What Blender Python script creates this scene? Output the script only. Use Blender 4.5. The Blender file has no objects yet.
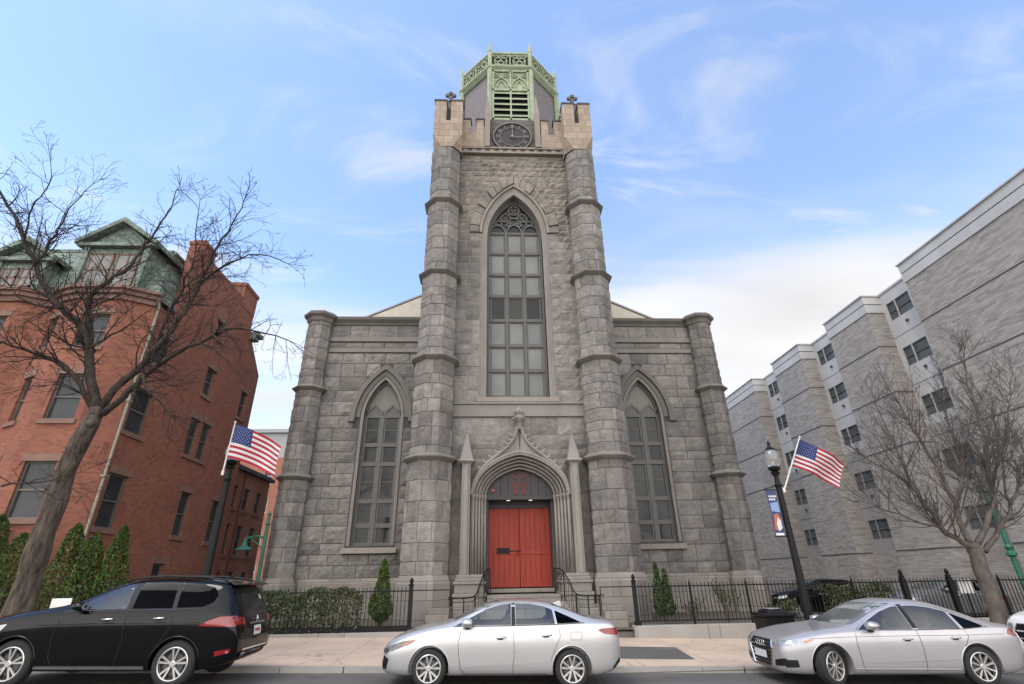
import bpy, bmesh, math, random
from mathutils import Vector, Matrix
from mathutils.bvhtree import BVHTree
R = math.radians
PI = math.pi
scene = bpy.context.scene
COL = scene.collection
random.seed(11)

# ------------------------------------------------------------------ camera
cd = bpy.data.cameras.new('camera')
cam = bpy.data.objects.new('camera', cd)
COL.objects.link(cam)
cd.sensor_width = 36.0
cd.lens = 17.58
cd.clip_end = 2000
rx = Vector((0.99900923, -0.0416057, -0.01579659))
ux = Vector((-0.00340787, -0.42542721, 0.90498623))
fx = Vector((0.04437289, 0.90403576, 0.4251475))
m = Matrix((rx, ux, -fx)).transposed().to_4x4()
m.translation = Vector((-1.27, 0.0, 1.95))
cam.matrix_world = m
scene.camera = cam
scene.render.resolution_x, scene.render.resolution_y = 1024, 684

# ------------------------------------------------------------------ sky and sun
SUN_EL, SUN_AZ = 60.0, -126.0          # azimuth clockwise from +Y (towards -X is negative)
w = bpy.data.worlds.new('World')
scene.world = w
w.use_nodes = True
nt = w.node_tree
nt.nodes.clear()
def wn(t, **k):
    n = nt.nodes.new(t)
    for a, b in k.items(): setattr(n, a, b)
    return n
sky = wn('ShaderNodeTexSky', sky_type='NISHITA', sun_disc=False)
sky.sun_elevation = R(SUN_EL); sky.sun_rotation = R(SUN_AZ)
sky.air_density = 1.0; sky.dust_density = 0.15; sky.ozone_density = 2.3
tc = wn('ShaderNodeTexCoord')
sep = wn('ShaderNodeSeparateXYZ')
nt.links.new(tc.outputs['Generated'], sep.inputs[0])
# clouds lie on a flat layer: direction divided by its height
def wm(op, a, b=None, c=None):
    n = wn('ShaderNodeMath', operation=op)
    for i, v in enumerate((a, b, c)):
        if v is None: continue
        if isinstance(v, (int, float)): n.inputs[i].default_value = v
        else: nt.links.new(v, n.inputs[i])
    return n.outputs[0]
den = wm('ADD', wm('MAXIMUM', sep.outputs[2], 0.0), 0.16)
cx_ = wm('DIVIDE', sep.outputs[0], den)
cy_ = wm('DIVIDE', sep.outputs[1], den)
cmb = wn('ShaderNodeCombineXYZ')
nt.links.new(cx_, cmb.inputs[0]); nt.links.new(cy_, cmb.inputs[1])
mp = wn('ShaderNodeMapping')
mp.inputs['Location'].default_value = (3.1, 7.4, 0.6)
mp.inputs['Scale'].default_value = (0.55, 1.1, 1.0)
nt.links.new(cmb.outputs[0], mp.inputs[0])
nz = wn('ShaderNodeTexNoise'); nz.inputs['Scale'].default_value = 1.5; nz.inputs['Detail'].default_value = 9; nz.inputs['Roughness'].default_value = 0.55; nz.inputs['Distortion'].default_value = 0.35
nt.links.new(mp.outputs[0], nz.inputs[0])
# more cloud low down, clear overhead
low = wn('ShaderNodeMapRange'); low.interpolation_type = 'SMOOTHSTEP'
low.inputs[1].default_value = 0.22; low.inputs[2].default_value = 0.72; low.inputs[3].default_value = 0.34; low.inputs[4].default_value = -0.03
side = wm('MULTIPLY', sep.outputs[0], 0.10)
behind = wm('MAXIMUM', wm('MULTIPLY', sep.outputs[1], -1.0), 0.0)      # unseen bright cloud bank behind the camera, added to light the facade
nt.links.new(wm('SUBTRACT', sep.outputs[2], side), low.inputs[0])
cl = wn('ShaderNodeMapRange'); cl.interpolation_type = 'SMOOTHSTEP'
cl.inputs[1].default_value = 0.45; cl.inputs[2].default_value = 0.92; cl.inputs[3].default_value = 0.0; cl.inputs[4].default_value = 1.0
wsp = wn('ShaderNodeTexNoise'); wsp.inputs['Scale'].default_value = 2.6; wsp.inputs['Detail'].default_value = 8; wsp.inputs['Roughness'].default_value = 0.6; wsp.inputs['Distortion'].default_value = 0.8
mp2 = wn('ShaderNodeMapping'); mp2.inputs['Location'].default_value = (1.3, 0.4, 2.0); mp2.inputs['Scale'].default_value = (0.7, 1.5, 1.0)
nt.links.new(cmb.outputs[0], mp2.inputs[0]); nt.links.new(mp2.outputs[0], wsp.inputs[0])
wr_ = wn('ShaderNodeMapRange'); wr_.interpolation_type = 'SMOOTHSTEP'
wr_.inputs[1].default_value = 0.52; wr_.inputs[2].default_value = 0.78; wr_.inputs[3].default_value = 0.0; wr_.inputs[4].default_value = 0.55
nt.links.new(wsp.outputs[0], wr_.inputs[0])
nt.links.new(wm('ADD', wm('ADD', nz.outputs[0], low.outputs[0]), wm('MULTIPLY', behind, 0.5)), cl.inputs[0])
veil = wm('MINIMUM', wm('ADD', wm('MAXIMUM', wm('MULTIPLY', cl.outputs[0], 0.88), wr_.outputs[0]), 0.06), 0.94)
nz2 = wn('ShaderNodeTexNoise'); nz2.inputs['Scale'].default_value = 2.3; nz2.inputs['Detail'].default_value = 6
nt.links.new(mp.outputs[0], nz2.inputs[0])
cr = wn('ShaderNodeMapRange'); cr.inputs[1].default_value = 0.3; cr.inputs[2].default_value = 0.7; cr.inputs[3].default_value = 2.3; cr.inputs[4].default_value = 2.9
nt.links.new(nz2.outputs[0], cr.inputs[0])
cc = wn('ShaderNodeVectorMath', operation='SCALE'); cc.inputs[0].default_value = (1.02, 0.99, 0.97)
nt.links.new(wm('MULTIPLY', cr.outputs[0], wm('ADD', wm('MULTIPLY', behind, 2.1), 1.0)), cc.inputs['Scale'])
mix = wn('ShaderNodeMixRGB')
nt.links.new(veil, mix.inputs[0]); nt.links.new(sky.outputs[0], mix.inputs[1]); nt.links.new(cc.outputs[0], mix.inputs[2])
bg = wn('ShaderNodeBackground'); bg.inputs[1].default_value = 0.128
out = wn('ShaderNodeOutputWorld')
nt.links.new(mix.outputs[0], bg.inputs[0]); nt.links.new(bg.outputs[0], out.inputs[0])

sd = bpy.data.lights.new('sun', 'SUN')
sd.energy = 0.7; sd.angle = R(26); sd.color = (1.0, 0.95, 0.88)
sun = bpy.data.objects.new('sun', sd); COL.objects.link(sun)
sdir = Vector((math.sin(R(SUN_AZ)) * math.cos(R(SUN_EL)), math.cos(R(SUN_AZ)) * math.cos(R(SUN_EL)), math.sin(R(SUN_EL))))
sun.rotation_euler = (-sdir).to_track_quat('-Z', 'Y').to_euler()
vs = scene.view_settings
vs.view_transform = 'Standard'; vs.look = 'None'; vs.gamma = 1.0; vs.exposure = 1.55
try: vs.use_curve_mapping = False
except Exception: pass

# ------------------------------------------------------------------ materials
MATS = {}
class NT:
    def __init__(s, name):
        s.m = bpy.data.materials.new(name); s.m.use_nodes = True
        s.t = s.m.node_tree; s.b = s.t.nodes['Principled BSDF']; MATS[name] = s.m
    def n(s, t, **k):
        x = s.t.nodes.new(t)
        for a, b in k.items(): setattr(x, a, b)
        return x
    def l(s, a, b): s.t.links.new(a, b)
    def val(s, x, sock):
        if isinstance(x, (int, float)): sock.default_value = x
        elif isinstance(x, tuple): sock.default_value = x if len(x) == len(sock.default_value) else (*x, 1.0)
        else: s.l(x, sock)
    def math(s, op, a, b=0.0, c=0.0):
        x = s.n('ShaderNodeMath', operation=op)
        for i, v in enumerate((a, b, c)): s.val(v, x.inputs[i])
        return x.outputs[0]
    def pos(s, scale=(1, 1, 1)):
        g = s.n('ShaderNodeTexCoord'); mp = s.n('ShaderNodeMapping'); mp.inputs['Scale'].default_value = scale
        s.l(g.outputs['Object'], mp.inputs[0]); return mp.outputs[0]
    def wallco(s):
        # (distance along a wall, height): works on any upright face
        g = s.n('ShaderNodeNewGeometry')
        c = s.n('ShaderNodeVectorMath', operation='CROSS_PRODUCT'); c.inputs[0].default_value = (0, 0, 1)
        s.l(g.outputs['True Normal'], c.inputs[1])
        nn = s.n('ShaderNodeVectorMath', operation='NORMALIZE'); s.l(c.outputs[0], nn.inputs[0])
        d = s.n('ShaderNodeVectorMath', operation='DOT_PRODUCT'); s.l(nn.outputs[0], d.inputs[0]); s.l(g.outputs['Position'], d.inputs[1])
        sp = s.n('ShaderNodeSeparateXYZ'); s.l(g.outputs['Position'], sp.inputs[0])
        cb = s.n('ShaderNodeCombineXYZ'); s.l(d.outputs['Value'], cb.inputs[0]); s.l(sp.outputs[2], cb.inputs[1])
        return cb.outputs[0]
    def noise(s, scale, detail=4, rough=0.55, vec=None, dist=0.0):
        x = s.n('ShaderNodeTexNoise'); x.inputs['Scale'].default_value = scale; x.inputs['Detail'].default_value = detail
        x.inputs['Roughness'].default_value = rough; x.inputs['Distortion'].default_value = dist
        s.l(vec if vec is not None else s.pos(), x.inputs[0]); return x.outputs[0]
    def ramp(s, f, stops, interp='LINEAR'):
        x = s.n('ShaderNodeValToRGB'); cr = x.color_ramp; cr.interpolation = interp
        while len(cr.elements) < len(stops): cr.elements.new(0.5)
        for e, (p, c) in zip(cr.elements, stops): e.position = p; e.color = (*c, 1) if len(c) == 3 else c
        s.l(f, x.inputs[0]); return x.outputs[0]
    def mix(s, f, a, b, mode='MIX'):
        x = s.n('ShaderNodeMixRGB', blend_type=mode); s.val(f, x.inputs[0]); s.val(a, x.inputs[1]); s.val(b, x.inputs[2]); return x.outputs[0]
    def rng(s, f, a, b, c, d):
        x = s.n('ShaderNodeMapRange'); s.val(f, x.inputs[0])
        for i, v in enumerate((a, b, c, d)): x.inputs[i + 1].default_value = v
        return x.outputs[0]
    def island(s):
        return s.n('ShaderNodeNewGeometry').outputs['Random Per Island']
    def bump(s, h, strength=0.5, dist=0.02, prev=None):
        x = s.n('ShaderNodeBump'); x.inputs['Strength'].default_value = strength; x.inputs['Distance'].default_value = dist
        s.val(h, x.inputs['Height'])
        if prev is not None: s.l(prev, x.inputs['Normal'])
        s.l(x.outputs[0], s.b.inputs['Normal']); return x.outputs[0]
    def set(s, col=None, rough=None, metal=None, spec=None, coat=None):
        if col is not None: s.val(col, s.b.inputs['Base Color'])
        if rough is not None: s.val(rough, s.b.inputs['Roughness'])
        if metal is not None: s.b.inputs['Metallic'].default_value = metal
        if spec is not None: s.b.inputs['Specular IOR Level'].default_value = spec
        if coat is not None: s.b.inputs['Coat Weight'].default_value = coat; s.b.inputs['Coat Roughness'].default_value = 0.03
        return s.m

def simple(name, col, rough=0.6, metal=0.0, var=0.12, scale=3.0, bump=0.0, spec=None, coat=None, stretch=(1, 1, 1)):
    s = NT(name)
    f = s.noise(scale, 5, 0.6, s.pos(stretch))
    c = s.mix(s.rng(f, 0.3, 0.7, 0, 1), tuple(v * (1 - var) for v in col), tuple(min(1, v * (1 + var)) for v in col))
    s.set(c, s.rng(f, 0.3, 0.7, max(0, rough - 0.06), min(1, rough + 0.06)), metal, spec, coat)
    if bump: s.bump(s.noise(scale * 12, 4, 0.6, s.pos(stretch)), bump, 0.01)
    return s.m

def granite(name, stops, dirt=0.55, bump=0.55):
    s = NT(name)
    isl = s.island()
    base = s.ramp(isl, stops)
    speck = s.noise(34, 3, 0.7)
    c = s.mix(s.rng(speck, 0.38, 0.64, 0.0, 0.6), base, tuple(v * 1.5 for v in stops[len(stops) // 2][1]))
    mott = s.noise(2.6, 5, 0.6)
    c = s.mix(s.rng(mott, 0.38, 0.7, 0.0, 0.45), c, (0.08, 0.072, 0.065))
    big = s.noise(0.33, 5, 0.62, s.pos((1.0, 1.0, 0.35)))
    c = s.mix(s.rng(big, 0.45, 0.72, 0.0, dirt), c, (0.07, 0.064, 0.058))
    warm = s.noise(0.8, 4, 0.6)
    c = s.mix(s.rng(warm, 0.55, 0.75, 0.0, 0.35), c, (0.25, 0.205, 0.165))
    s.set(c, 0.9, spec=0.25)
    s.bump(s.noise(14, 7, 0.75), min(1.0, bump * 1.6), 0.05, s.bump(s.noise(4.5, 5, 0.65), 0.9, 0.09))
    return s.m

granite('granite', [(0.0, (0.135, 0.123, 0.111)), (0.2, (0.205, 0.188, 0.171)), (0.5, (0.258, 0.238, 0.217)), (0.8, (0.300, 0.276, 0.250)), (1.0, (0.335, 0.302, 0.264))])
granite('granite_upper', [(0.0, (0.15, 0.134, 0.118)), (0.3, (0.235, 0.211, 0.182)), (0.6, (0.29, 0.254, 0.214)), (1.0, (0.35, 0.295, 0.236))], 0.4)
simple('mortar', (0.075, 0.068, 0.062), 0.95, var=0.3, scale=4, bump=0.4)
simple('mortar_light', (0.230, 0.204, 0.174), 0.95, var=0.25, scale=4, bump=0.4)
def cutstone(name, col, dirt, bump=0.25, joints=None):
    s = NT(name)
    f = s.noise(1.3, 6, 0.62, s.pos((1, 1, 0.45)))
    c = s.mix(s.rng(f, 0.42, 0.72, 0, 0.62), col, dirt)
    c = s.mix(s.rng(s.noise(22, 3, 0.7), 0.35, 0.7, 0, 0.25), c, tuple(v * 1.35 for v in col))
    if joints:
        b = s.n('ShaderNodeTexBrick'); s.l(s.wallco(), b.inputs[0])
        b.inputs['Scale'].default_value = 1.0; b.inputs['Mortar Size'].default_value = 0.011
        b.inputs['Brick Width'].default_value = joints[0]; b.inputs['Row Height'].default_value = joints[1]
        b.inputs['Color1'].default_value = (1, 1, 1, 1); b.inputs['Color2'].default_value = (0.8, 0.79, 0.78, 1); b.inputs['Mortar'].default_value = (0.42, 0.4, 0.38, 1)
        c = s.mix(1.0, c, b.outputs[0], 'MULTIPLY')
    s.set(c, 0.88, spec=0.25)
    s.bump(s.noise(14, 6, 0.65), bump, 0.02)
    return s.m
cutstone('cut_stone', (0.245, 0.224, 0.199), (0.15, 0.138, 0.124))
cutstone('base_stone', (0.269, 0.243, 0.213), (0.179, 0.161, 0.143), joints=(1.4, 0.62))
cutstone('tan_stone', (0.275, 0.242, 0.203), (0.19, 0.167, 0.14))
cutstone('tan_block', (0.40, 0.325, 0.25), (0.25, 0.20, 0.155), joints=(0.55, 0.48))
cutstone('band_stone', (0.184, 0.167, 0.148), (0.112, 0.102, 0.091))
cutstone('portal_stone', (0.255, 0.230, 0.200), (0.115, 0.105, 0.095))
cutstone('curb_stone', (0.34, 0.315, 0.285), (0.24, 0.222, 0.20), joints=(2.3, 5.0))
simple('dark_slab', (0.085, 0.078, 0.07), 0.9, var=0.3)
s = NT('copper_pale')
f = s.noise(3.2, 7, 0.7); g = s.noise(0.9, 5, 0.6, s.pos((1.5, 1.5, 0.35)))
c = s.mix(s.rng(f, 0.36, 0.66, 0, 1), (0.27, 0.32, 0.205), (0.40, 0.445, 0.30))
c = s.mix(s.rng(g, 0.5, 0.72, 0, 0.6), c, (0.20, 0.215, 0.15))
s.set(c, 0.78); s.bump(f, 0.2, 0.02)
simple('copper_mid', (0.22, 0.265, 0.165), 0.75, var=0.25, scale=2.2, bump=0.15)
s = NT('verdigris')
f = s.noise(5.5, 7, 0.72); g = s.noise(1.1, 5, 0.6, s.pos((1, 1, 0.4)))
c = s.mix(s.rng(f, 0.38, 0.62, 0, 1), (0.075, 0.10, 0.08), (0.235, 0.30, 0.245))
c = s.mix(s.rng(g, 0.45, 0.7, 0, 0.6), c, (0.11, 0.125, 0.10))
s.set(c, 0.75); s.bump(f, 0.4, 0.03)
simple('lantern_siding', (0.175, 0.158, 0.16), 0.8, var=0.18, scale=5, bump=0.2)
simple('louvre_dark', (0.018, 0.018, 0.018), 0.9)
simple('frame_dark', (0.10, 0.093, 0.081), 0.6, var=0.2)
simple('window_frame', (0.125, 0.117, 0.105), 0.6, var=0.15)
def glass(name, a, b, rough=0.06):
    s = NT(name); i = s.island()
    f = s.noise(1.1, 4, 0.6)
    c = s.mix(i, a, b)
    c = s.mix(s.rng(f, 0.35, 0.7, 0, 0.4), c, tuple(v * 0.6 for v in a))
    s.set(c, rough, spec=0.3); s.bump(s.noise(1.8, 2), 0.12, 0.03); return s.m
glass('glazing_pale', (0.15, 0.155, 0.147), (0.235, 0.24, 0.227), 0.15)
glass('glazing_dark', (0.010, 0.011, 0.011), (0.042, 0.043, 0.041), 0.05)
glass('house_glass', (0.02, 0.022, 0.024), (0.075, 0.08, 0.085), 0.08)
glass('modern_glass', (0.05, 0.062, 0.066), (0.15, 0.17, 0.18), 0.06)
simple('gable_cream', (0.594, 0.540, 0.450), 0.85, var=0.1)
s = NT('door_red')
bt = s.n('ShaderNodeTexBrick'); s.l(s.wallco(), bt.inputs[0])
f = s.noise(2, 5, 0.6, s.pos((3, 1, 0.4)))
s.set(s.mix(s.rng(f, 0.35, 0.7, 0, 1), (0.25, 0.021, 0.007), (0.34, 0.033, 0.011)), 0.6); s.bump(s.noise(30, 3, 0.6, s.pos((3, 1, 0.2))), 0.2, 0.01)
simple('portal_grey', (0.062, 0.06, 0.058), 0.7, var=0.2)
simple('cross_red', (0.13, 0.036, 0.027), 0.7, var=0.2)
simple('iron', (0.007, 0.007, 0.0075), 0.5, var=0.3, spec=0.25)
simple('clock_black', (0.03, 0.028, 0.03), 0.7)
simple('clock_panel', (0.12, 0.105, 0.10), 0.85, var=0.25, bump=0.2)
simple('clock_gold', (0.26, 0.21, 0.18), 0.6)

def brick(name, c1, c2, mortar, bw=0.215, rh=0.075, dirt=(0.10, 0.035, 0.026), ms=0.007):
    s = NT(name)
    b = s.n('ShaderNodeTexBrick'); s.l(s.wallco(), b.inputs[0])
    b.inputs['Scale'].default_value = 1.0; b.inputs['Mortar Size'].default_value = ms; b.inputs['Brick Width'].default_value = bw; b.inputs['Row Height'].default_value = rh
    b.inputs['Color1'].default_value = (*c1, 1); b.inputs['Color2'].default_value = (*c2, 1); b.inputs['Mortar'].default_value = (*mortar, 1)
    f = s.noise(0.5, 6, 0.62)
    c = s.mix(s.rng(f, 0.4, 0.75, 0, 0.5), b.outputs[0], dirt)
    f2 = s.noise(3.5, 4, 0.6)
    c = s.mix(s.rng(f2, 0.5, 0.8, 0, 0.35), c, tuple(v * 1.3 for v in c1))
    s.set(c, 0.88, spec=0.25); s.bump(b.outputs['Fac'], 0.35, -0.008); return s.m
brick('brick_red', (0.33, 0.122, 0.077), (0.215, 0.082, 0.054), (0.22, 0.132, 0.10), dirt=(0.165, 0.062, 0.043))
brick('brick_brown', (0.48, 0.22, 0.145), (0.37, 0.168, 0.11), (0.18, 0.11, 0.085))
brick('brick_salmon', (0.42, 0.17, 0.12), (0.36, 0.145, 0.10), (0.34, 0.2, 0.15), dirt=(0.28, 0.11, 0.08))
simple('brownstone', (0.215, 0.125, 0.095), 0.85, var=0.2, bump=0.2)
s = NT('block_grey')
b = s.n('ShaderNodeTexBrick'); s.l(s.wallco(), b.inputs[0]); b.offset = 0.5
b.inputs['Scale'].default_value = 1.0; b.inputs['Mortar Size'].default_value = 0.006; b.inputs['Brick Width'].default_value = 0.42; b.inputs['Row Height'].default_value = 0.105
b.inputs['Color1'].default_value = (0.41, 0.375, 0.338, 1); b.inputs['Color2'].default_value = (0.205, 0.185, 0.166, 1); b.inputs['Mortar'].default_value = (0.15, 0.134, 0.122, 1)
vn = s.n('ShaderNodeMapping'); vn.inputs['Scale'].default_value = (0.45, 6.5, 1); s.l(s.wallco(), vn.inputs[0])
f = s.noise(1.0, 5, 0.7, vn.outputs[0])
c = s.mix(s.rng(f, 0.32, 0.7, 0.0, 0.75), b.outputs[0], (0.44, 0.402, 0.362))
c = s.mix(s.rng(s.noise(0.25, 4, 0.6), 0.45, 0.7, 0, 0.35), c, (0.25, 0.23, 0.215))
s.set(c, 0.85, spec=0.3); s.bump(s.noise(9, 5, 0.65, s.pos((0.5, 0.5, 3))), 0.5, 0.03, s.bump(b.outputs['Fac'], 0.5, -0.015))
s = NT('panel_white')
f = s.noise(0.7, 5, 0.6, s.pos((1, 1, 0.25)))
s.set(s.mix(s.rng(f, 0.35, 0.75, 0, 1), (0.52, 0.51, 0.49), (0.40, 0.39, 0.375)), 0.6)
simple('panel_grey', (0.30, 0.285, 0.27), 0.7, var=0.12, scale=1.0)
simple('joint_dark', (0.085, 0.08, 0.075), 0.9)
simple('white_paint', (0.72, 0.71, 0.69), 0.5, var=0.06)
simple('pipe_cream', (0.30, 0.275, 0.21), 0.6, var=0.15)
simple('pipe_red', (0.16, 0.05, 0.035), 0.6)
simple('grey_panel', (0.34, 0.34, 0.345), 0.7, var=0.08)

# ground surfaces
s = NT('asphalt')
f = s.noise(60, 4, 0.7); g = s.noise(0.6, 5, 0.6, s.pos((0.35, 1.2, 1)))
c = s.mix(s.rng(f, 0.35, 0.7, 0, 1), (0.065, 0.060, 0.056), (0.115, 0.106, 0.098))
c = s.mix(s.rng(g, 0.42, 0.68, 0, 0.7), c, (0.15, 0.135, 0.122))
c = s.mix(s.rng(s.noise(1.4, 4, 0.6), 0.60, 0.68, 0, 0.5), c, (0.03, 0.028, 0.027))
s.set(c, 0.85); s.bump(f, 0.5, 0.01)
s = NT('concrete_walk')
cc_ = s.pos()
f = s.noise(0.8, 6, 0.65); g = s.noise(28, 3, 0.6)
c = s.mix(s.rng(f, 0.36, 0.68, 0, 1), (0.54, 0.41, 0.30), (0.40, 0.31, 0.235))
c = s.mix(s.rng(g, 0.4, 0.7, 0, 0.35), c, (0.58, 0.44, 0.33))
stn = s.noise(3.2, 3, 0.55)
c = s.mix(s.rng(stn, 0.66, 0.72, 0, 0.35), c, (0.22, 0.185, 0.15))
gp = s.n('ShaderNodeNewGeometry'); sp = s.n('ShaderNodeSeparateXYZ'); s.l(gp.outputs['Position'], sp.inputs[0])
def joint(v, step, off):
    t = s.math('ABSOLUTE', s.math('SUBTRACT', s.math('FRACT', s.math('DIVIDE', s.math('ADD', v, off), step)), 0.5))
    return s.math('LESS_THAN', t, 0.010 / step * 1.4)
vo = s.n('ShaderNodeTexVoronoi', feature='DISTANCE_TO_EDGE'); vo.inputs['Scale'].default_value = 0.55
wv = s.n('ShaderNodeVectorMath', operation='ADD'); s.l(s.pos(), wv.inputs[0])
nv = s.n('ShaderNodeTexNoise'); nv.inputs['Scale'].default_value = 2.2; nv.inputs['Detail'].default_value = 5; s.l(s.pos(), nv.inputs[0])
nvs = s.n('ShaderNodeVectorMath', operation='SCALE'); nvs.inputs['Scale'].default_value = 0.5; s.l(nv.outputs[1], nvs.inputs[0]); s.l(nvs.outputs[0], wv.inputs[1])
s.l(wv.outputs[0], vo.inputs[0])
crk = s.math('MULTIPLY', s.math('LESS_THAN', vo.outputs['Distance'], 0.006), s.rng(s.noise(0.45, 2), 0.5, 0.56, 0, 1))
c = s.mix(s.math('MULTIPLY', crk, 0.6), c, (0.14, 0.115, 0.095))
gum = s.n('ShaderNodeTexVoronoi'); gum.inputs['Scale'].default_value = 1.7; s.l(s.pos(), gum.inputs[0])
c = s.mix(s.math('MULTIPLY', s.math('LESS_THAN', gum.outputs['Distance'], 0.05), 0.55), c, (0.12, 0.10, 0.085))
j = s.math('MAXIMUM', joint(sp.outputs[0], 1.75, 0.4), joint(sp.outputs[1], 1.78, 0.2))
c = s.mix(s.math('MULTIPLY', j, 0.6), c, (0.17, 0.145, 0.12))
s.set(c, 0.88); s.bump(j, 0.3, -0.01, s.bump(g, 0.15, 0.01))
s = NT('earth')
f = s.noise(4, 6, 0.7)
s.set(s.ramp(f, [(0.3, (0.06, 0.048, 0.034)), (0.55, (0.105, 0.085, 0.06)), (0.75, (0.075, 0.085, 0.04))]), 0.95); s.bump(f, 0.6, 0.08)

# greenery and bark
def leaf(name, a, b, rough=0.6):
    s = NT(name); i = s.island()
    c = s.mix(i, a, b)
    c = s.mix(s.rng(s.noise(1.5, 3), 0.4, 0.7, 0, 0.5), c, tuple(v * 0.55 for v in a))
    s.set(c, rough, spec=0.3)
    s.b.inputs['Transmission Weight'].default_value = 0.0
    return s.m
leaf('leaf_hedge', (0.035, 0.058, 0.022), (0.075, 0.105, 0.045))
leaf('leaf_hedge_dry', (0.13, 0.10, 0.065), (0.20, 0.165, 0.12))
leaf('leaf_cedar', (0.040, 0.080, 0.012), (0.115, 0.165, 0.026))
leaf('leaf_cedar_dark', (0.020, 0.045, 0.014), (0.05, 0.085, 0.026))
leaf('leaf_shrub', (0.07, 0.085, 0.035), (0.17, 0.17, 0.085))
s = NT('bark_dark')
f = s.noise(9, 6, 0.7, s.pos((1, 1, 0.3)))
s.set(s.mix(s.rng(f, 0.32, 0.7, 0, 1), (0.022, 0.016, 0.013), (0.085, 0.065, 0.051)), 0.92, spec=0.2); s.bump(f, 1.0, 0.05, s.bump(s.noise(30, 4, 0.6, s.pos((1, 1, 0.25))), 0.6, 0.015))
simple('twig_dark', (0.026, 0.018, 0.014), 0.9, var=0.3)
simple('twig_pale', (0.088, 0.072, 0.062), 0.9, var=0.3)
s = NT('bark_trunk')
f = s.noise(7, 6, 0.72, s.pos((1, 1, 0.22)))
s.set(s.mix(s.rng(f, 0.36, 0.66, 0, 1), (0.035, 0.027, 0.021), (0.17, 0.135, 0.105)), 0.92, spec=0.2); s.bump(f, 1.0, 0.09, s.bump(s.noise(26, 4, 0.6, s.pos((1, 1, 0.25))), 0.7, 0.02))
s = NT('bark_pale')
f = s.noise(8, 6, 0.7, s.pos((1, 1, 0.3)))
s.set(s.mix(s.rng(f, 0.32, 0.7, 0, 1), (0.06, 0.05, 0.042), (0.165, 0.14, 0.118)), 0.92, spec=0.2); s.bump(f, 1.0, 0.05)

# vehicles and small things
def paint(name, col, metal, rough, coat=1.0, flake=0.0, dust_add=0.02):
    s = NT(name)
    f = s.noise(400, 2) if flake else s.noise(2.0, 3)
    dust = s.noise(1.6, 5, 0.65)
    c = s.mix(s.rng(dust, 0.4, 0.75, 0, 0.25), s.mix(s.rng(f, 0.3, 0.7, 0, 1), tuple(v * (1 - flake) for v in col), tuple(min(1, v * (1 + flake)) for v in col)), tuple(0.75 * v + dust_add for v in col))
    s.set(c, s.rng(dust, 0.35, 0.75, rough, rough + 0.1), metal, coat=coat); return s.m
paint('paint_black', (0.003, 0.003, 0.0036), 0.0, 0.08, 0.3, dust_add=0.0004).node_tree.nodes['Principled BSDF'].inputs['Specular IOR Level'].default_value = 0.2
paint('paint_white_silver', (0.56, 0.545, 0.53), 0.6, 0.32, 0.8, 0.06)
paint('paint_silver', (0.46, 0.44, 0.44), 0.55, 0.34, 0.8, 0.08)
paint('paint_white', (0.72, 0.70, 0.66), 0.0, 0.3)
paint('paint_grey', (0.16, 0.165, 0.17), 0.3, 0.35)
s = NT('car_glass'); s.set(s.mix(s.rng(s.noise(0.9, 3), 0.3, 0.7, 0, 1), (0.06, 0.068, 0.062), (0.15, 0.16, 0.15)), 0.05, spec=0.5)
s = NT('car_glass_tint'); s.set(s.mix(s.rng(s.noise(0.9, 3), 0.3, 0.7, 0, 1), (0.008, 0.009, 0.010), (0.022, 0.024, 0.026)), 0.04, spec=0.12)
def pane(name, tint, refl):
    s = NT(name); tr = s.n('ShaderNodeBsdfTransparent'); tr.inputs[0].default_value = (*tint, 1)
    gl = s.n('ShaderNodeBsdfGlossy'); gl.inputs['Roughness'].default_value = 0.03; gl.inputs[0].default_value = (0.9, 0.92, 0.95, 1)
    lw = s.n('ShaderNodeLayerWeight'); lw.inputs[0].default_value = 0.5
    fr = s.math('MULTIPLY_ADD', s.math('POWER', lw.outputs['Facing'], 4.0), 0.8, refl)
    mx = s.n('ShaderNodeMixShader'); s.l(fr, mx.inputs[0]); s.l(tr.outputs[0], mx.inputs[1]); s.l(gl.outputs[0], mx.inputs[2])
    s.l(mx.outputs[0], s.t.nodes['Material Output'].inputs[0]); return s.m
pane('pane_clear', (0.74, 0.79, 0.75), 0.11)
pane('pane_tint', (0.08, 0.085, 0.09), 0.004)
simple('cabin_dark', (0.05, 0.048, 0.046), 0.8, var=0.3)
simple('disc_grey', (0.10, 0.10, 0.10), 0.5, 0.6)
simple('tyre', (0.020, 0.019, 0.019), 0.85, var=0.25, bump=0.2)
simple('rim_silver', (0.55, 0.53, 0.50), 0.32, 0.8, var=0.08)
simple('rim_dark', (0.022, 0.022, 0.023), 0.4, 0.3)
simple('chrome', (0.72, 0.72, 0.72), 0.12, 1.0, var=0.05)
simple('plastic_black', (0.008, 0.008, 0.0085), 0.5, spec=0.3)
simple('seam_dark', (0.02, 0.02, 0.02), 0.8)
simple('lamp_red', (0.24, 0.005, 0.007), 0.12, coat=1.0, var=0.2)
simple('lamp_clear', (0.34, 0.35, 0.36), 0.1, 0.4, coat=1.0, var=0.3, scale=14)
simple('lamp_smoke', (0.10, 0.10, 0.11), 0.1, 0.2, coat=1.0, var=0.5, scale=12)
simple('lamp_amber', (0.50, 0.17, 0.04), 0.15, coat=1.0)
simple('plate_white', (0.66, 0.64, 0.62), 0.5)
simple('plate_ink', (0.35, 0.06, 0.06), 0.6)
s = NT('lamp_globe'); s.set((0.62, 0.62, 0.60), 0.12, spec=0.5); s.b.inputs['Transmission Weight'].default_value = 0.75
simple('pole_black', (0.008, 0.008, 0.0085), 0.5, var=0.4, scale=6, spec=0.25)
simple('pole_white', (0.66, 0.65, 0.63), 0.45)
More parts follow.
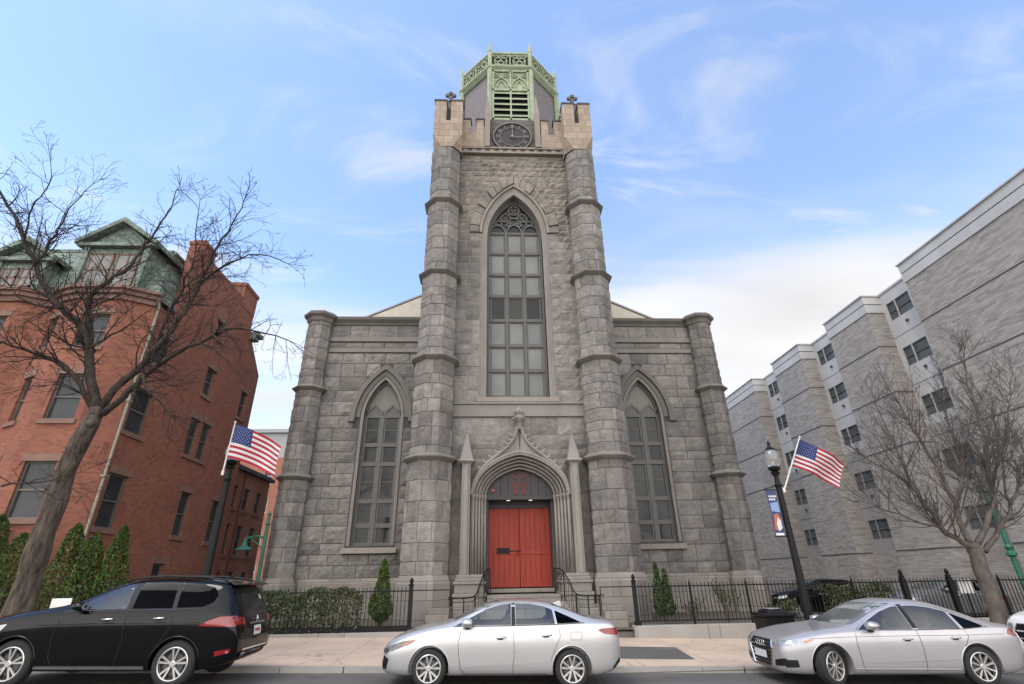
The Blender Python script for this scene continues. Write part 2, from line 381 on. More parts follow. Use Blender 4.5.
simple('paint_green', (0.020, 0.125, 0.075), 0.45, var=0.25)
simple('flag_red', (0.34, 0.016, 0.028), 0.85, var=0.1)
simple('flag_white', (0.60, 0.575, 0.57), 0.85, var=0.05)
simple('flag_blue', (0.018, 0.032, 0.13), 0.85, var=0.15)
simple('banner_navy', (0.045, 0.06, 0.14), 0.8)
simple('banner_orange', (0.42, 0.14, 0.08), 0.8)
simple('banner_sky', (0.20, 0.30, 0.48), 0.8)
simple('banner_white', (0.66, 0.64, 0.62), 0.8)
simple('bin_black', (0.008, 0.008, 0.0085), 0.5, spec=0.25)
s = NT('spot_lamp'); s.set((0.9, 0.85, 0.7), 0.4); s.b.inputs['Emission Color'].default_value = (1.0, 0.86, 0.62, 1); s.b.inputs['Emission Strength'].default_value = 0.5

# ------------------------------------------------------------------ mesh helpers
def world_loc(o):
    v = Vector((0, 0, 0))
    while o is not None:
        v += o.location; o = o.parent
    return v

def tag(o, label=None, cat=None, group=None, kind=None):
    if label: o['label'] = label
    if cat: o['category'] = cat
    if group: o['group'] = group
    if kind: o['kind'] = kind
    return o

def thing(name, label, cat, loc=(0, 0, 0), rot=(0, 0, 0), group=None):
    o = bpy.data.objects.new(name, None); COL.objects.link(o)
    o.location = loc; o.rotation_euler = rot; o.empty_display_size = 0.2
    return tag(o, label, cat, group)

class MB:
    def __init__(s): s.v = []; s.f = []; s.mi = []
    def add(s, vs, fs, mi=0):
        n = len(s.v); s.v += [tuple(p) for p in vs]
        s.f += [tuple(i + n for i in f) for f in fs]; s.mi += [mi] * len(fs); return s
    def box(s, x0, x1, y0, y1, z0, z1, mi=0):
        x0, x1 = sorted((x0, x1)); y0, y1 = sorted((y0, y1)); z0, z1 = sorted((z0, z1))
        return s.add([(x0, y0, z0), (x1, y0, z0), (x1, y1, z0), (x0, y1, z0), (x0, y0, z1), (x1, y0, z1), (x1, y1, z1), (x0, y1, z1)],
                     [(0, 3, 2, 1), (4, 5, 6, 7), (0, 1, 5, 4), (1, 2, 6, 5), (2, 3, 7, 6), (3, 0, 4, 7)], mi)
    def prism(s, poly, axis, a, b, mi=0):
        # poly: 2-D points; axis 'y' -> (x,z), 'x' -> (y,z), 'z' -> (x,y)
        def P(p, t):
            return {'y': (p[0], t, p[1]), 'x': (t, p[0], p[1]), 'z': (p[0], p[1], t)}[axis]
        n = len(poly)
        ar = sum(poly[i][0] * poly[(i + 1) % n][1] - poly[(i + 1) % n][0] * poly[i][1] for i in range(n))
        if ar < 0: poly = poly[::-1]
        if axis == 'y': poly = poly[::-1]
        if a > b: a, b = b, a
        vs = [P(p, a) for p in poly] + [P(p, b) for p in poly]
        return s.add(vs, [tuple(range(n))[::-1], tuple(range(n, 2 * n))] + [(i, (i + 1) % n, n + (i + 1) % n, n + i) for i in range(n)], mi)
    def tube(s, pts, rad, n=6, mi=0, cap=True):
        pts = [Vector(p) for p in pts]
        if isinstance(rad, (int, float)): rad = [rad] * len(pts)
        rings = []; up = Vector((0.13, 0.31, 0.94)).normalized(); a = None
        for i, p in enumerate(pts):
            t = (pts[min(i + 1, len(pts) - 1)] - pts[max(i - 1, 0)])
            t = t.normalized() if t.length > 1e-9 else Vector((0, 0, 1))
            if a is None:
                a = up.cross(t)
                if a.length < 0.1: a = Vector((1, 0, 0)).cross(t)
            a = (a - t * a.dot(t)).normalized(); b = t.cross(a)
            rings.append([p + (a * math.cos(2 * PI * k / n) + b * math.sin(2 * PI * k / n)) * rad[i] for k in range(n)])
        vs = [q for r in rings for q in r]; fs = []
        for i in range(len(pts) - 1):
            for k in range(n):
                fs.append((i * n + k, i * n + (k + 1) % n, (i + 1) * n + (k + 1) % n, (i + 1) * n + k))
        if cap: fs += [tuple(range(n))[::-1], tuple(range((len(pts) - 1) * n, len(pts) * n))]
        return s.add(vs, fs, mi)
    def lathe(s, prof, n=16, c=(0, 0, 0), axis='z', mi=0, ph=0.0, cap=True):
        # prof: (radius, along)
        vs = []; fs = []
        for r, h in prof:
            for k in range(n):
                a = 2 * PI * k / n + ph; x, y = r * math.cos(a), r * math.sin(a)
                vs.append({'z': (c[0] + x, c[1] + y, c[2] + h), 'y': (c[0] + x, c[1] + h, c[2] - y), 'x': (c[0] + h, c[1] + x, c[2] + y)}[axis])
        for i in range(len(prof) - 1):
            for k in range(n):
                fs.append((i * n + k, i * n + (k + 1) % n, (i + 1) * n + (k + 1) % n, (i + 1) * n + k))
        if cap and prof[0][0] > 1e-4: fs.append(tuple(range(n))[::-1])
        if cap and prof[-1][0] > 1e-4: fs.append(tuple(range((len(prof) - 1) * n, len(prof) * n)))
        return s.add(vs, fs, mi)
    def ngon(s, cx, cy, ap, z0, z1, n=8, ap1=None, mi=0, cap=True):
        # upright regular prism with a flat facing front; ap = distance to a flat
        k = 1 / math.cos(PI / n); ap1 = ap if ap1 is None else ap1
        return s.lathe([(ap * k, z0), (ap1 * k, z1)], n, (cx, cy, 0), mi=mi, ph=PI / n)
    def build(s, name, mat, parent=None, smooth=False, local=False, bevel=0.0, kind=None):
        me = bpy.data.meshes.new(name)
        o = bpy.data.objects.new(name, me); COL.objects.link(o)
        off = Vector((0, 0, 0))
        if parent is not None:
            if not local: off = world_loc(parent)
            o.parent = parent
        vs = s.v if off.length == 0 else [(p[0] - off.x, p[1] - off.y, p[2] - off.z) for p in s.v]
        me.from_pydata(vs, [], s.f)
        for mm in (mat if isinstance(mat, (list, tuple)) else [mat]): me.materials.append(MATS[mm])
        me.polygons.foreach_set('material_index', s.mi)
        if smooth: me.polygons.foreach_set('use_smooth', [True] * len(s.f))
        me.update()
        if bevel:
            b = o.modifiers.new('bevel', 'BEVEL'); b.width = bevel; b.segments = 2; b.limit_method = 'ANGLE'; b.angle_limit = R(40)
        if kind: o['kind'] = kind
        return o

def copy_tree(o, parent=None):
    c = o.copy(); COL.objects.link(c); c.parent = parent
    for ch in list(o.children): copy_tree(ch, c)
    return c

# pointed arch: points from left springing over the apex to the right springing
def arch(cx, hw, zs, za, n=10, grow=0.0):
    h = za - zs
    if h < hw:                       # depressed (four-centred) arch
        w2, h2 = hw + grow, h + grow
        left = [(cx - w2 * math.cos(PI / 2 * i / n), zs + h2 * (.70 * math.sin(PI / 2 * i / n) + .30 * i / n)) for i in range(n + 1)]
        return left + [(2 * cx - x, z) for x, z in left[::-1]][1:]
    c = (h * h - hw * hw) / (2 * hw); r = hw + c + grow
    # left arc is centred at cx + c (beyond the centre line when c > 0)
    top = math.acos(max(-1, min(1, c / r)))
    left = [(cx + c - r * math.cos(top * i / n), zs + r * math.sin(top * i / n)) for i in range(n + 1)]
    right = [(2 * cx - x, z) for x, z in left[::-1]][1:]
    return left + right

def arch_hw(hw, zs, za, z, grow=0.0):
    if z <= zs: return hw + grow
    h = za - zs
    if h < hw:
        w2, h2 = hw + grow, h + grow; t = (z - zs) / h2
        if t >= 1: return 0.0
        lo, hi = 0.0, 1.0
        for _ in range(24):
            mid = (lo + hi) / 2
            if .70 * math.sin(PI / 2 * mid) + .30 * mid < t: lo = mid
            else: hi = mid
        return w2 * math.cos(PI / 2 * lo)
    c = (h * h - hw * hw) / (2 * hw); r = hw + c + grow
    if z - zs >= r: return 0.0
    x = math.sqrt(r * r - (z - zs) ** 2) - c
    return max(0.0, x)

def ring_band(mb, inner, outer, y0, y1, mi=0, ends=True):
    n = len(inner); vs = []
    for (a, b) in zip(inner, outer):
        vs += [(a[0], y0, a[1]), (b[0], y0, b[1]), (b[0], y1, b[1]), (a[0], y1, a[1])]
    fs = []
    for i in range(n - 1):
        for k in range(4):
            fs.append((i * 4 + k, (i + 1) * 4 + k, (i + 1) * 4 + (k + 1) % 4, i * 4 + (k + 1) % 4))
    if ends: fs += [(0, 1, 2, 3), tuple((n - 1) * 4 + k for k in (3, 2, 1, 0))]
    mb.add(vs, fs, mi)

def open_path(cx, hw, zb, zs, za, grow=0.0, n=10):
    a = arch(cx, hw, zs, za, n, grow)
    return [(cx - hw - grow, zb)] + a + [(cx + hw + grow, zb)]

# a wall facing -Y with one arched hole; the hole gets reveals back to yd
def wall_arch(mb, x0, x1, z0, z1, y, cx, hw, zb, zs, za, yd, mi=0):
    a = arch(cx, hw, zs, za, 12)
    mb.add([(x0, y, z0), (cx - hw, y, z0), (cx - hw, y, z1), (x0, y, z1)], [(0, 1, 2, 3)], mi)
    mb.add([(cx + hw, y, z0), (x1, y, z0), (x1, y, z1), (cx + hw, y, z1)], [(0, 1, 2, 3)], mi)
    if zb > z0: mb.add([(cx - hw, y, z0), (cx + hw, y, z0), (cx + hw, y, zb), (cx - hw, y, zb)], [(0, 1, 2, 3)], mi)
    for p, q in zip(a, a[1:]):
        mb.add([(p[0], y, p[1]), (q[0], y, q[1]), (q[0], y, z1), (p[0], y, z1)], [(0, 1, 2, 3)], mi)
    path = [(cx - hw, zb)] + a + [(cx + hw, zb)]
    for p, q in zip(path, path[1:] + path[:1]):
        mb.add([(p[0], y, p[1]), (p[0], yd, p[1]), (q[0], yd, q[1]), (q[0], y, q[1])], [(0, 1, 2, 3)], mi)

# flat wall with rectangular holes. o: origin, u: unit vector along, size (w,h); holes (u0,u1,z0,z1); nrm outward
def wall_holes(mb, o, u, w_, h, holes, depth=0.18, mi=0, mir=None):
    o = Vector(o); u = Vector(u).normalized(); nrm = u.cross(Vector((0, 0, 1)))
    us = sorted({0.0, w_} | {max(0, min(w_, t)) for hl in holes for t in hl[:2]})
    zs = sorted({0.0, h} | {max(0, min(h, t)) for hl in holes for t in hl[2:4]})
    P = lambda a, b, d=0.0: tuple(o + u * a + Vector((0, 0, b)) - nrm * d)
    for a, b in zip(us, us[1:]):
        for c, d in zip(zs, zs[1:]):
            mx, mz = (a + b) / 2, (c + d) / 2
            if any(q[0] < mx < q[1] and q[2] < mz < q[3] for q in holes): continue
            mb.add([P(a, c), P(b, c), P(b, d), P(a, d)], [(0, 1, 2, 3)], mi)
    for q in holes:
        a, b, c, d = q[:4]
        k = mi if mir is None else mir
        for (p1, p2) in (((a, c), (b, c)), ((b, c), (b, d)), ((b, d), (a, d)), ((a, d), (a, c))):
            mb.add([P(*p1), P(*p1, depth), P(*p2, depth), P(*p2)], [(0, 1, 2, 3)], k)

def obox(mb, o, u, a0, a1, d0, d1, z0, z1, mi=0):
    # box in wall coordinates: a along u, d outward (+) / inward (-)
    o = Vector(o); u = Vector(u).normalized(); nrm = u.cross(Vector((0, 0, 1)))
    P = lambda a, d, z: tuple(o + u * a + nrm * d + Vector((0, 0, z)))
    vs = [P(a, d, z) for z in (z0, z1) for (a, d) in ((a0, d1), (a1, d1), (a1, d0), (a0, d0))]
    mb.add(vs, [(3, 2, 1, 0), (4, 5, 6, 7), (0, 1, 5, 4), (1, 2, 6, 5), (2, 3, 7, 6), (3, 0, 4, 7)], mi)

# one rock-faced stone: border on the backing, inner grid pushed out unevenly
RS = random.Random(5)
def stone(mb, pf, s0, s1, z0, z1, back, depth, nx=None, extra=(), mi=0):
    # pf(s) -> (point, outward normal) along the course
    wd = s1 - s0; hd = z1 - z0; e = min(0.02, wd * 0.15, hd * 0.15)
    nx = nx or max(2, int(wd / 0.2)); nzz = max(2, int(hd / 0.17))
    ss = sorted([s0, s0 + e, s1 - e, s1] + [s0 + wd * i / nx for i in range(1, nx)] + [x for x in extra if s0 + e < x < s1 - e])
    zz = [z0, z0 + e] + [z0 + hd * i / nzz for i in range(1, nzz)] + [z1 - e, z1]
    base = depth * RS.uniform(0.3, 1.15); tx = RS.uniform(-0.3, 0.3) * depth; tz = RS.uniform(-0.4, 0.4) * depth
    vs = []
    for j, z in enumerate(zz):
        for i, x in enumerate(ss):
            p, nn = pf(x)
            edge = i in (0, len(ss) - 1) or j in (0, len(zz) - 1)
            ring = i in (1, len(ss) - 2) or j in (1, len(zz) - 2)
            if edge: d = back
            elif ring: d = base * RS.uniform(0.1, 0.45)
            else: d = base * RS.uniform(0.55, 1.35) + tx * (i / len(ss) - 0.5) + tz * (j / len(zz) - 0.5)
            vs.append((p[0] + nn[0] * d, p[1] + nn[1] * d, z))
    n = len(ss); fs = []
    for j in range(len(zz) - 1):
        for i in range(n - 1):
            fs.append((j * n + i, j * n + i + 1, (j + 1) * n + i + 1, (j + 1) * n + i))
    mb.add(vs, fs, mi)

def courses(z0, z1, h, jit=0.34):
    out = [z0]
    while out[-1] < z1 - h * 0.55: out.append(out[-1] + h * RS.uniform(1 - jit, 1 + jit))
    k = (z1 - z0) / (out[-1] - z0)
    return [z0 + (z - z0) * k for z in out]

def ashlar(mb, x0, x1, z0, z1, y, h, wmin, wmax, blocked=(), back=-0.005, depth=0.06, gap=0.014, mi=0):
    # stones on a wall facing -Y at y; blocked: functions z -> (xa, xb) or None
    pf = lambda s: ((s, y), (0, -1))
    zs = courses(z0, z1, h)
    for a, b in zip(zs, zs[1:]):
        segs = [(x0, x1)]
        for fn in blocked:
            iv = [fn(a + (b - a) * t) for t in (0.3, 0.65)]; iv = [q for q in iv if q]
            if not iv: continue
            xa = min(q[0] for q in iv); xb = max(q[1] for q in iv)
            segs = [t for sg in segs for t in ((sg[0], min(sg[1], xa)), (max(sg[0], xb), sg[1])) if t[1] - t[0] > 0.12]
        for (p, q) in segs:
            x = p
            while x < q - 0.01:
                wd = RS.uniform(wmin, wmax)
                if q - (x + wd) < wmin * 0.7: wd = q - x
                stone(mb, pf, x + gap / 2, x + wd - gap / 2, a + gap / 2, b - gap / 2, back, depth, mi=mi)
                x += wd

def oct_pf(cx, cy, ap):
    side = 2 * ap * math.tan(PI / 8); R_ = ap / math.cos(PI / 8)
    cs = [(cx + R_ * math.cos(-PI / 2 - PI / 8 + k * PI / 4), cy + R_ * math.sin(-PI / 2 - PI / 8 + k * PI / 4)) for k in range(8)]
    per = side * 8
    def pf(s):
        s = s % per; k = int(s / side + 1e-9) % 8; t = s / side - int(s / side + 1e-9)
        a, b = cs[k], cs[(k + 1) % 8]
        am = -PI / 2 + k * PI / 4
        nn = (math.cos(am), math.sin(am))
        if abs(t) < 1e-6:
            am2 = -PI / 2 - PI / 8 + k * PI / 4; kk = 1 / math.cos(PI / 8); nn = (math.cos(am2) * kk, math.sin(am2) * kk)
        return ((a[0] + (b[0] - a[0]) * t, a[1] + (b[1] - a[1]) * t), nn)
    return pf, side, per

def oct_courses(mb, cx, cy, ap, z0, z1, h=0.55, wmin=0.45, wmax=0.95, back=-0.02, depth=0.06, gap=0.014, mi=0):
    pf, side, per = oct_pf(cx, cy, ap)
    zs = courses(z0, z1, h)
    for a, b in zip(zs, zs[1:]):
        s0 = RS.uniform(0, side); x = s0
        while x < s0 + per - 0.01:
            wd = RS.uniform(wmin, wmax)
            if s0 + per - (x + wd) < wmin * 0.7: wd = s0 + per - x
            ex = [k * side for k in range(0, 18)]
            stone(mb, pf, x + gap / 2, x + wd - gap / 2, a + gap / 2, b - gap / 2, back, depth, extra=ex, mi=mi)
            x += wd

# ------------------------------------------------------------------ ground, road, pavement (the street falls gently to the right)
SL = -0.0215
def gz(x): return 0.04 + SL * x                      # road surface
def wz(x, y): return 0.14 + SL * x + 0.012 * (y - 12.9)   # pavement surface
def sheet(name, x0, x1, ys, zf, mat, nx=2):
    mb = MB(); n = nx + 1; vs = []
    for y in ys:
        for i in range(n):
            x = x0 + (x1 - x0) * i / nx; vs.append((x, y, zf(x, y)))
    fs = [(j * n + i, j * n + i + 1, (j + 1) * n + i + 1, (j + 1) * n + i) for j in range(len(ys) - 1) for i in range(nx)]
    mb.add(vs, fs)
    return mb.build(name, mat, kind='structure')
sheet('ground', -900, 900, [-900, 900], lambda x, y: -2.6, 'earth')
sheet('road', -60, 60, [-14, 12.9], lambda x, y: gz(x), 'asphalt')
sheet('sidewalk', -60, 60, [13.05, 18.26], wz, 'concrete_walk')
sheet('yard', -60, 11.9, [18.26, 19.2, 80], lambda x, y: 0.42 if y > 18.5 else 0.36, 'earth')
sheet('planted_strip', 11.9, 60, [18.26, 19.2], lambda x, y: 0.36, 'earth')
k = MB()
for i in range(-13, 13):
    x0, x1 = i * 4.4 + 0.012, (i + 1) * 4.4 - 0.012
    k.add([(x0, 12.9, gz(x0) - .2), (x1, 12.9, gz(x1) - .2), (x1, 12.9, wz(x1, 12.9) + .004), (x0, 12.9, wz(x0, 12.9) + .004),
           (x1, 13.06, wz(x1, 13.06) + .004), (x0, 13.06, wz(x0, 13.06) + .004)], [(0, 1, 2, 3), (3, 2, 4, 5)])
k.build('kerb', 'curb_stone', kind='structure')
k = MB()
def pz(x, y): return wz(x, y) + .004
pp = [(1.6, 14.15), (3.72, 14.0), (3.95, 16.1), (1.9, 16.3)]
k.add([(x, y, pz(x, y)) for x, y in pp], [(0, 1, 2, 3)])
k.build('asphalt_patch', 'asphalt', kind='structure')
k = MB()   # car park beside the church, behind the railings
k.add([(11.9, 19.2, -.15), (60, 19.2, -.15), (60, 80, -.15), (11.9, 80, -.15)], [(0, 1, 2, 3)])
k.add([(11.9, 19.2, .36), (60, 19.2, .36), (60, 19.2, -.15), (11.9, 19.2, -.15)], [(0, 1, 2, 3)]); k.add([(11.9, 80, .42), (11.9, 19.2, .42), (11.9, 19.2, -.15), (11.9, 80, -.15)], [(0, 1, 2, 3)])
k.build('car_park', 'asphalt', kind='structure')

# ------------------------------------------------------------------ church
ch = thing('church', 'tall grey granite church with central clock tower and red double door', 'church', (0, 23, 0))
YT, YN = 21.2, 25.1
# --- tower front wall
mb = MB()
wall_arch(mb, -3.2, 3.2, 0.4, 8.5, YT, 0, 1.62, 0.9, 4.95, 6.45, 22.8)
wall_arch(mb, -3.2, 3.2, 8.5, 23.6, YT, 0, 1.42, 9.15, 17.9, 20.72, 22.2)
mb.box(-3.6, 3.6, 22.9, 29.2, 0.4, 26.0)                     # tower core behind the front wall
mb.box(-3.6, -3.2, YT + .05, 22.9, 0.4, 26.0); mb.box(3.2, 3.6, YT + .05, 22.9, 0.4, 26.0)
bl_portal = lambda z: (-2.45, 2.45) if z < 5.4 else ((-1.9 + (z - 5.4) * .65, 1.9 - (z - 5.4) * .65) if z < 7.7 else None)
ashlar(mb, -2.95, 2.95, 2.05, 8.27, YT, 0.62, 0.6, 1.25, [bl_portal], mi=1)
bl_win = lambda z: ((-arch_hw(1.42, 17.9, 20.72, z, .32), arch_hw(1.42, 17.9, 20.72, z, .32)) if z < 21.0 else None)
ashlar(mb, -2.95, 2.95, 8.9, 17.7, YT, 0.55, 0.45, 1.0, [bl_win], mi=1)
bl_lab = lambda z: ((-arch_hw(1.75, 18.2, 21.35, z, .5), arch_hw(1.75, 18.2, 21.35, z, .5)) if z < 22.1 else None)
ashlar(mb, -2.95, 2.95, 17.7, 23.55, YT, 0.36, 0.28, 0.62, [bl_lab], depth=0.09, gap=0.03, mi=2)
mb.build('tower_wall', ['mortar_light', 'granite', 'granite_upper'], ch)
# tower side walls, seen only from other positions
mb = MB()
for sx in (-1, 1):
    mb.prism([(YT + .8, .4), (28.6, .4), (28.6, 23.6), (YT + .8, 23.6)], 'x', sx * 3.61, sx * 4.05)
mb.build('tower_side_wall', 'granite', ch)
# --- belt and base courses of the tower
mb = MB()
mb.box(-2.92, 2.92, YT - .10, YT + .02, 8.29, 8.83); mb.box(-2.92, 2.92, YT - .16, YT + .02, 8.84, 8.93)
mb.build('belt_course', 'cut_stone', ch, bevel=.012)
for sx in (-1, 1):
    mb = MB(); mb.box(sx * 2.5, sx * 3.1, YT - .12, YT + .02, .4, 2.02)
    mb.build('base_course', 'base_stone', ch)
# --- big tower window
wdw = MB()
for g0, g1, y0, y1 in ((0.0, .14, YT - .06, YT + .3), (.14, .26, YT - .04, YT + .06)):
    ring_band(wdw, open_path(0, 1.42, 9.15, 17.9, 20.72, g0), open_path(0, 1.42, 9.15, 17.9, 20.72, g1), y0, y1)
wo = wdw.build('window_surround', 'cut_stone', ch, bevel=.012)
mb = MB(); mb.prism([(-1.85, 8.95), (1.85, 8.95), (1.78, 9.17), (-1.78, 9.17)], 'y', YT - .14, YT + .4)
mb.build('window_sill', 'tan_stone', ch, bevel=.015)
fr = MB()
yf = 21.62
fr_in = open_path(0, 1.30, 9.2, 17.9, 20.5); fr_out = open_path(0, 1.43, 9.16, 17.9, 20.74)
ring_band(fr, fr_in, fr_out, yf - .08, yf + .1)
rows = [9.3, 10.6, 11.87, 13.22, 14.59, 15.85, 17.16, 18.44]
for x in (-.435, .435): fr.box(x - .055, x + .055, yf - .09, yf + .06, 9.2, 18.5)
for i, z in enumerate(rows):
    hw = arch_hw(1.30, 17.9, 20.5, z) + .03
    fr.box(-hw, hw, yf - .07, yf + .06, z - .06, z + .06)
    for x in (-.87, 0, .87):
        pass
def loop(mb, cx, cz, r, t, y0, y1, n=20):
    for rr in (0,):
        inn = [(cx + (r - t) * math.cos(a), cz + (r - t) * math.sin(a)) for a in [2 * PI * i / n for i in range(n + 1)]]
        ou = [(cx + r * math.cos(a), cz + r * math.sin(a)) for a in [2 * PI * i / n for i in range(n + 1)]]
        ring_band(mb, inn, ou, y0, y1, ends=False)
for x in (-.87, 0, .87):
    a = arch(x, .36, 18.46, 18.98, 6); ring_band(fr, a, arch(x, .36, 18.46, 18.98, 6, .07), yf - .07, yf + .05)
for cx, cz, r in ((0, 19.98, .33), (-.44, 19.47, .3), (.44, 19.47, .3), (0, 19.27, .24), (-.82, 19.1, .2), (.82, 19.1, .2), (-.30, 19.02, .13), (.30, 19.02, .13), (0, 20.38, .12)):
    loop(fr, cx, cz, r, .07, yf - .06, yf + .05)
    if r > .25:
        for k3 in range(3):
            a = PI / 2 + k3 * 2 * PI / 3
            loop(fr, cx + .5 * r * math.cos(a), cz + .5 * r * math.sin(a), .42 * r, .045, yf - .04, yf + .04, 12)
wf = fr.build('tower_window', 'frame_dark', ch)
gl = MB()
for i in range(7):
    for j, (xa, xb) in enumerate(((-1.3, -.435), (-.435, .435), (.435, 1.3))):
        gl.add([(xa, yf, rows[i]), (xb, yf, rows[i]), (xb, yf, rows[i + 1]), (xa, yf, rows[i + 1])], [(0, 1, 2, 3)], 1 if i == 3 else 0)
        gl.box(xa + .06, xa + .12, yf - .03, yf + .01, rows[i] + .05, rows[i + 1] - .05, 2); gl.box(xb - .12, xb - .06, yf - .03, yf + .01, rows[i] + .05, rows[i + 1] - .05, 2)
        gl.box(xa + .12, xb - .12, yf - .03, yf + .01, rows[i] + .06, rows[i] + .12, 2); gl.box(xa + .12, xb - .12, yf - .03, yf + .01, rows[i + 1] - .12, rows[i + 1] - .06, 2)
a = arch(0, 1.3, 17.9, 20.5, 10); a = [p for p in a if p[1] >= 18.44]
hw = arch_hw(1.3, 17.9, 20.5, 18.44)
gl.add([(x, yf + .01, z) for x, z in [(hw, 18.44)] + a[::-1] + [(-hw, 18.44)]][::-1], [tuple(range(len(a) + 2))], 1)
gl.build('pane', ['glazing_pale', 'glazing_dark', 'frame_dark'], wf)
# rough relieving arch over the tower window: separate voussoirs
mb = MB()
inn = arch(0, 1.75, 18.2, 21.35, 10, .08); ou = arch(0, 1.75, 18.2, 21.35, 10, .60)
for i in range(len(inn) - 1):
    for t0, t1 in ((0.02, .98),):
        a0, a1, b0, b1 = inn[i], inn[i + 1], ou[i], ou[i + 1]
        d = RS.uniform(.06, .2); sh = RS.uniform(-.06, .05)
        L = lambda p, q, t: (p[0] + (q[0] - p[0]) * t, p[1] + (q[1] - p[1]) * t)
        q = [L(a0, a1, t0), L(a0, a1, t1), L(b0, b1, t1), L(b0, b1, t0)]
        q = [L(q[0], q[3], sh), L(q[1], q[2], sh + RS.uniform(-.05, .05)), q[2], q[3]]
        mb.prism(q, 'y', YT - d, YT + .05)
mb.build('relieving_arch', 'granite_upper', ch, bevel=.03)
mb = MB()
ring_band(mb, arch(0, 1.75, 18.2, 21.35, 12, -.06), arch(0, 1.75, 18.2, 21.35, 12, .07), YT - .1, YT + .05)
mb.build('arch_rib', 'tan_stone', ch)

# --- octagonal buttresses
def buttress(name, cx, cy, secs, base, cap=None, mat='granite', coping=False, ch_=None):
    """secs: (z0, z1, apothem); base: (z_top, apothem); bands between sections"""
    t = MB(); mort = MB()
    for z0, z1, ap in secs:
        t.ngon(cx, cy, ap - .03, z0, z1, mi=0)
        oct_courses(t, cx, cy, ap - .015, z0 + .02, z1 - .02, h=.62, wmin=.5, wmax=1.25, back=-.012, gap=.012, mi=1, depth=.03)
    o = t.build(name, ['mortar', mat], ch_ or ch)
    for i, (z0, z1, ap) in enumerate(secs[:-1]):
        b = MB(); k8 = 1 / math.cos(PI / 8); nx = secs[i + 1][2]
        b.lathe([((ap + .02) * k8, z1 - .12), ((ap + .06) * k8, z1 - .09), ((ap + .15) * k8, z1 - .02), ((ap + .19) * k8, z1 + .02), ((ap + .19) * k8, z1 + .06), ((nx + .02) * k8, z1 + .20), ((nx + .01) * k8, z1 + .22)], 8, (cx, cy, 0), ph=PI / 8)
        b.build('string_course', 'band_stone', o)
    b = MB(); k8 = 1 / math.cos(PI / 8)
    a0 = secs[0][2]
    b.lathe([(base[1] * k8, .3), (base[1] * k8, base[0] - .28), ((a0 + .01) * k8, base[0] + .0)], 8, (cx, cy, 0), ph=PI / 8)
    b.build('plinth', 'base_stone', o)
    if cap:
        b = MB(); z = secs[-1][1]; ap = secs[-1][2]
        b.lathe([((ap + .01) * k8, z - .35), ((ap + .06) * k8, z - .3), ((ap + .1) * k8, z - .12), ((ap + .24) * k8, z), ((ap + .26) * k8, z + .12), ((ap + .1) * k8, z + .26), (.02, z + .42)], 8, (cx, cy, 0), ph=PI / 8)
        b.build('cap', 'band_stone', o)
    return o
for sx in (-1, 1):
    buttress('tower_buttress', sx * 3.70, 21.0, [(2.02, 6.32, .895), (6.32, 10.72, .845), (10.72, 15.15, .815), (15.15, 19.5, .785), (19.5, 23.3, .755)], (2.05, 1.0))
    buttress('corner_buttress', sx * 10.57, 25.0, [(2.0, 6.35, .665), (6.35, 10.82, .64), (10.82, 15.0, .615)], (2.05, .82), cap=True)
    mb = MB()
    mb.ngon(sx * 3.70, 29.0, .79, 10.0, 23.3); mb.build('rear_buttress', 'granite', ch)

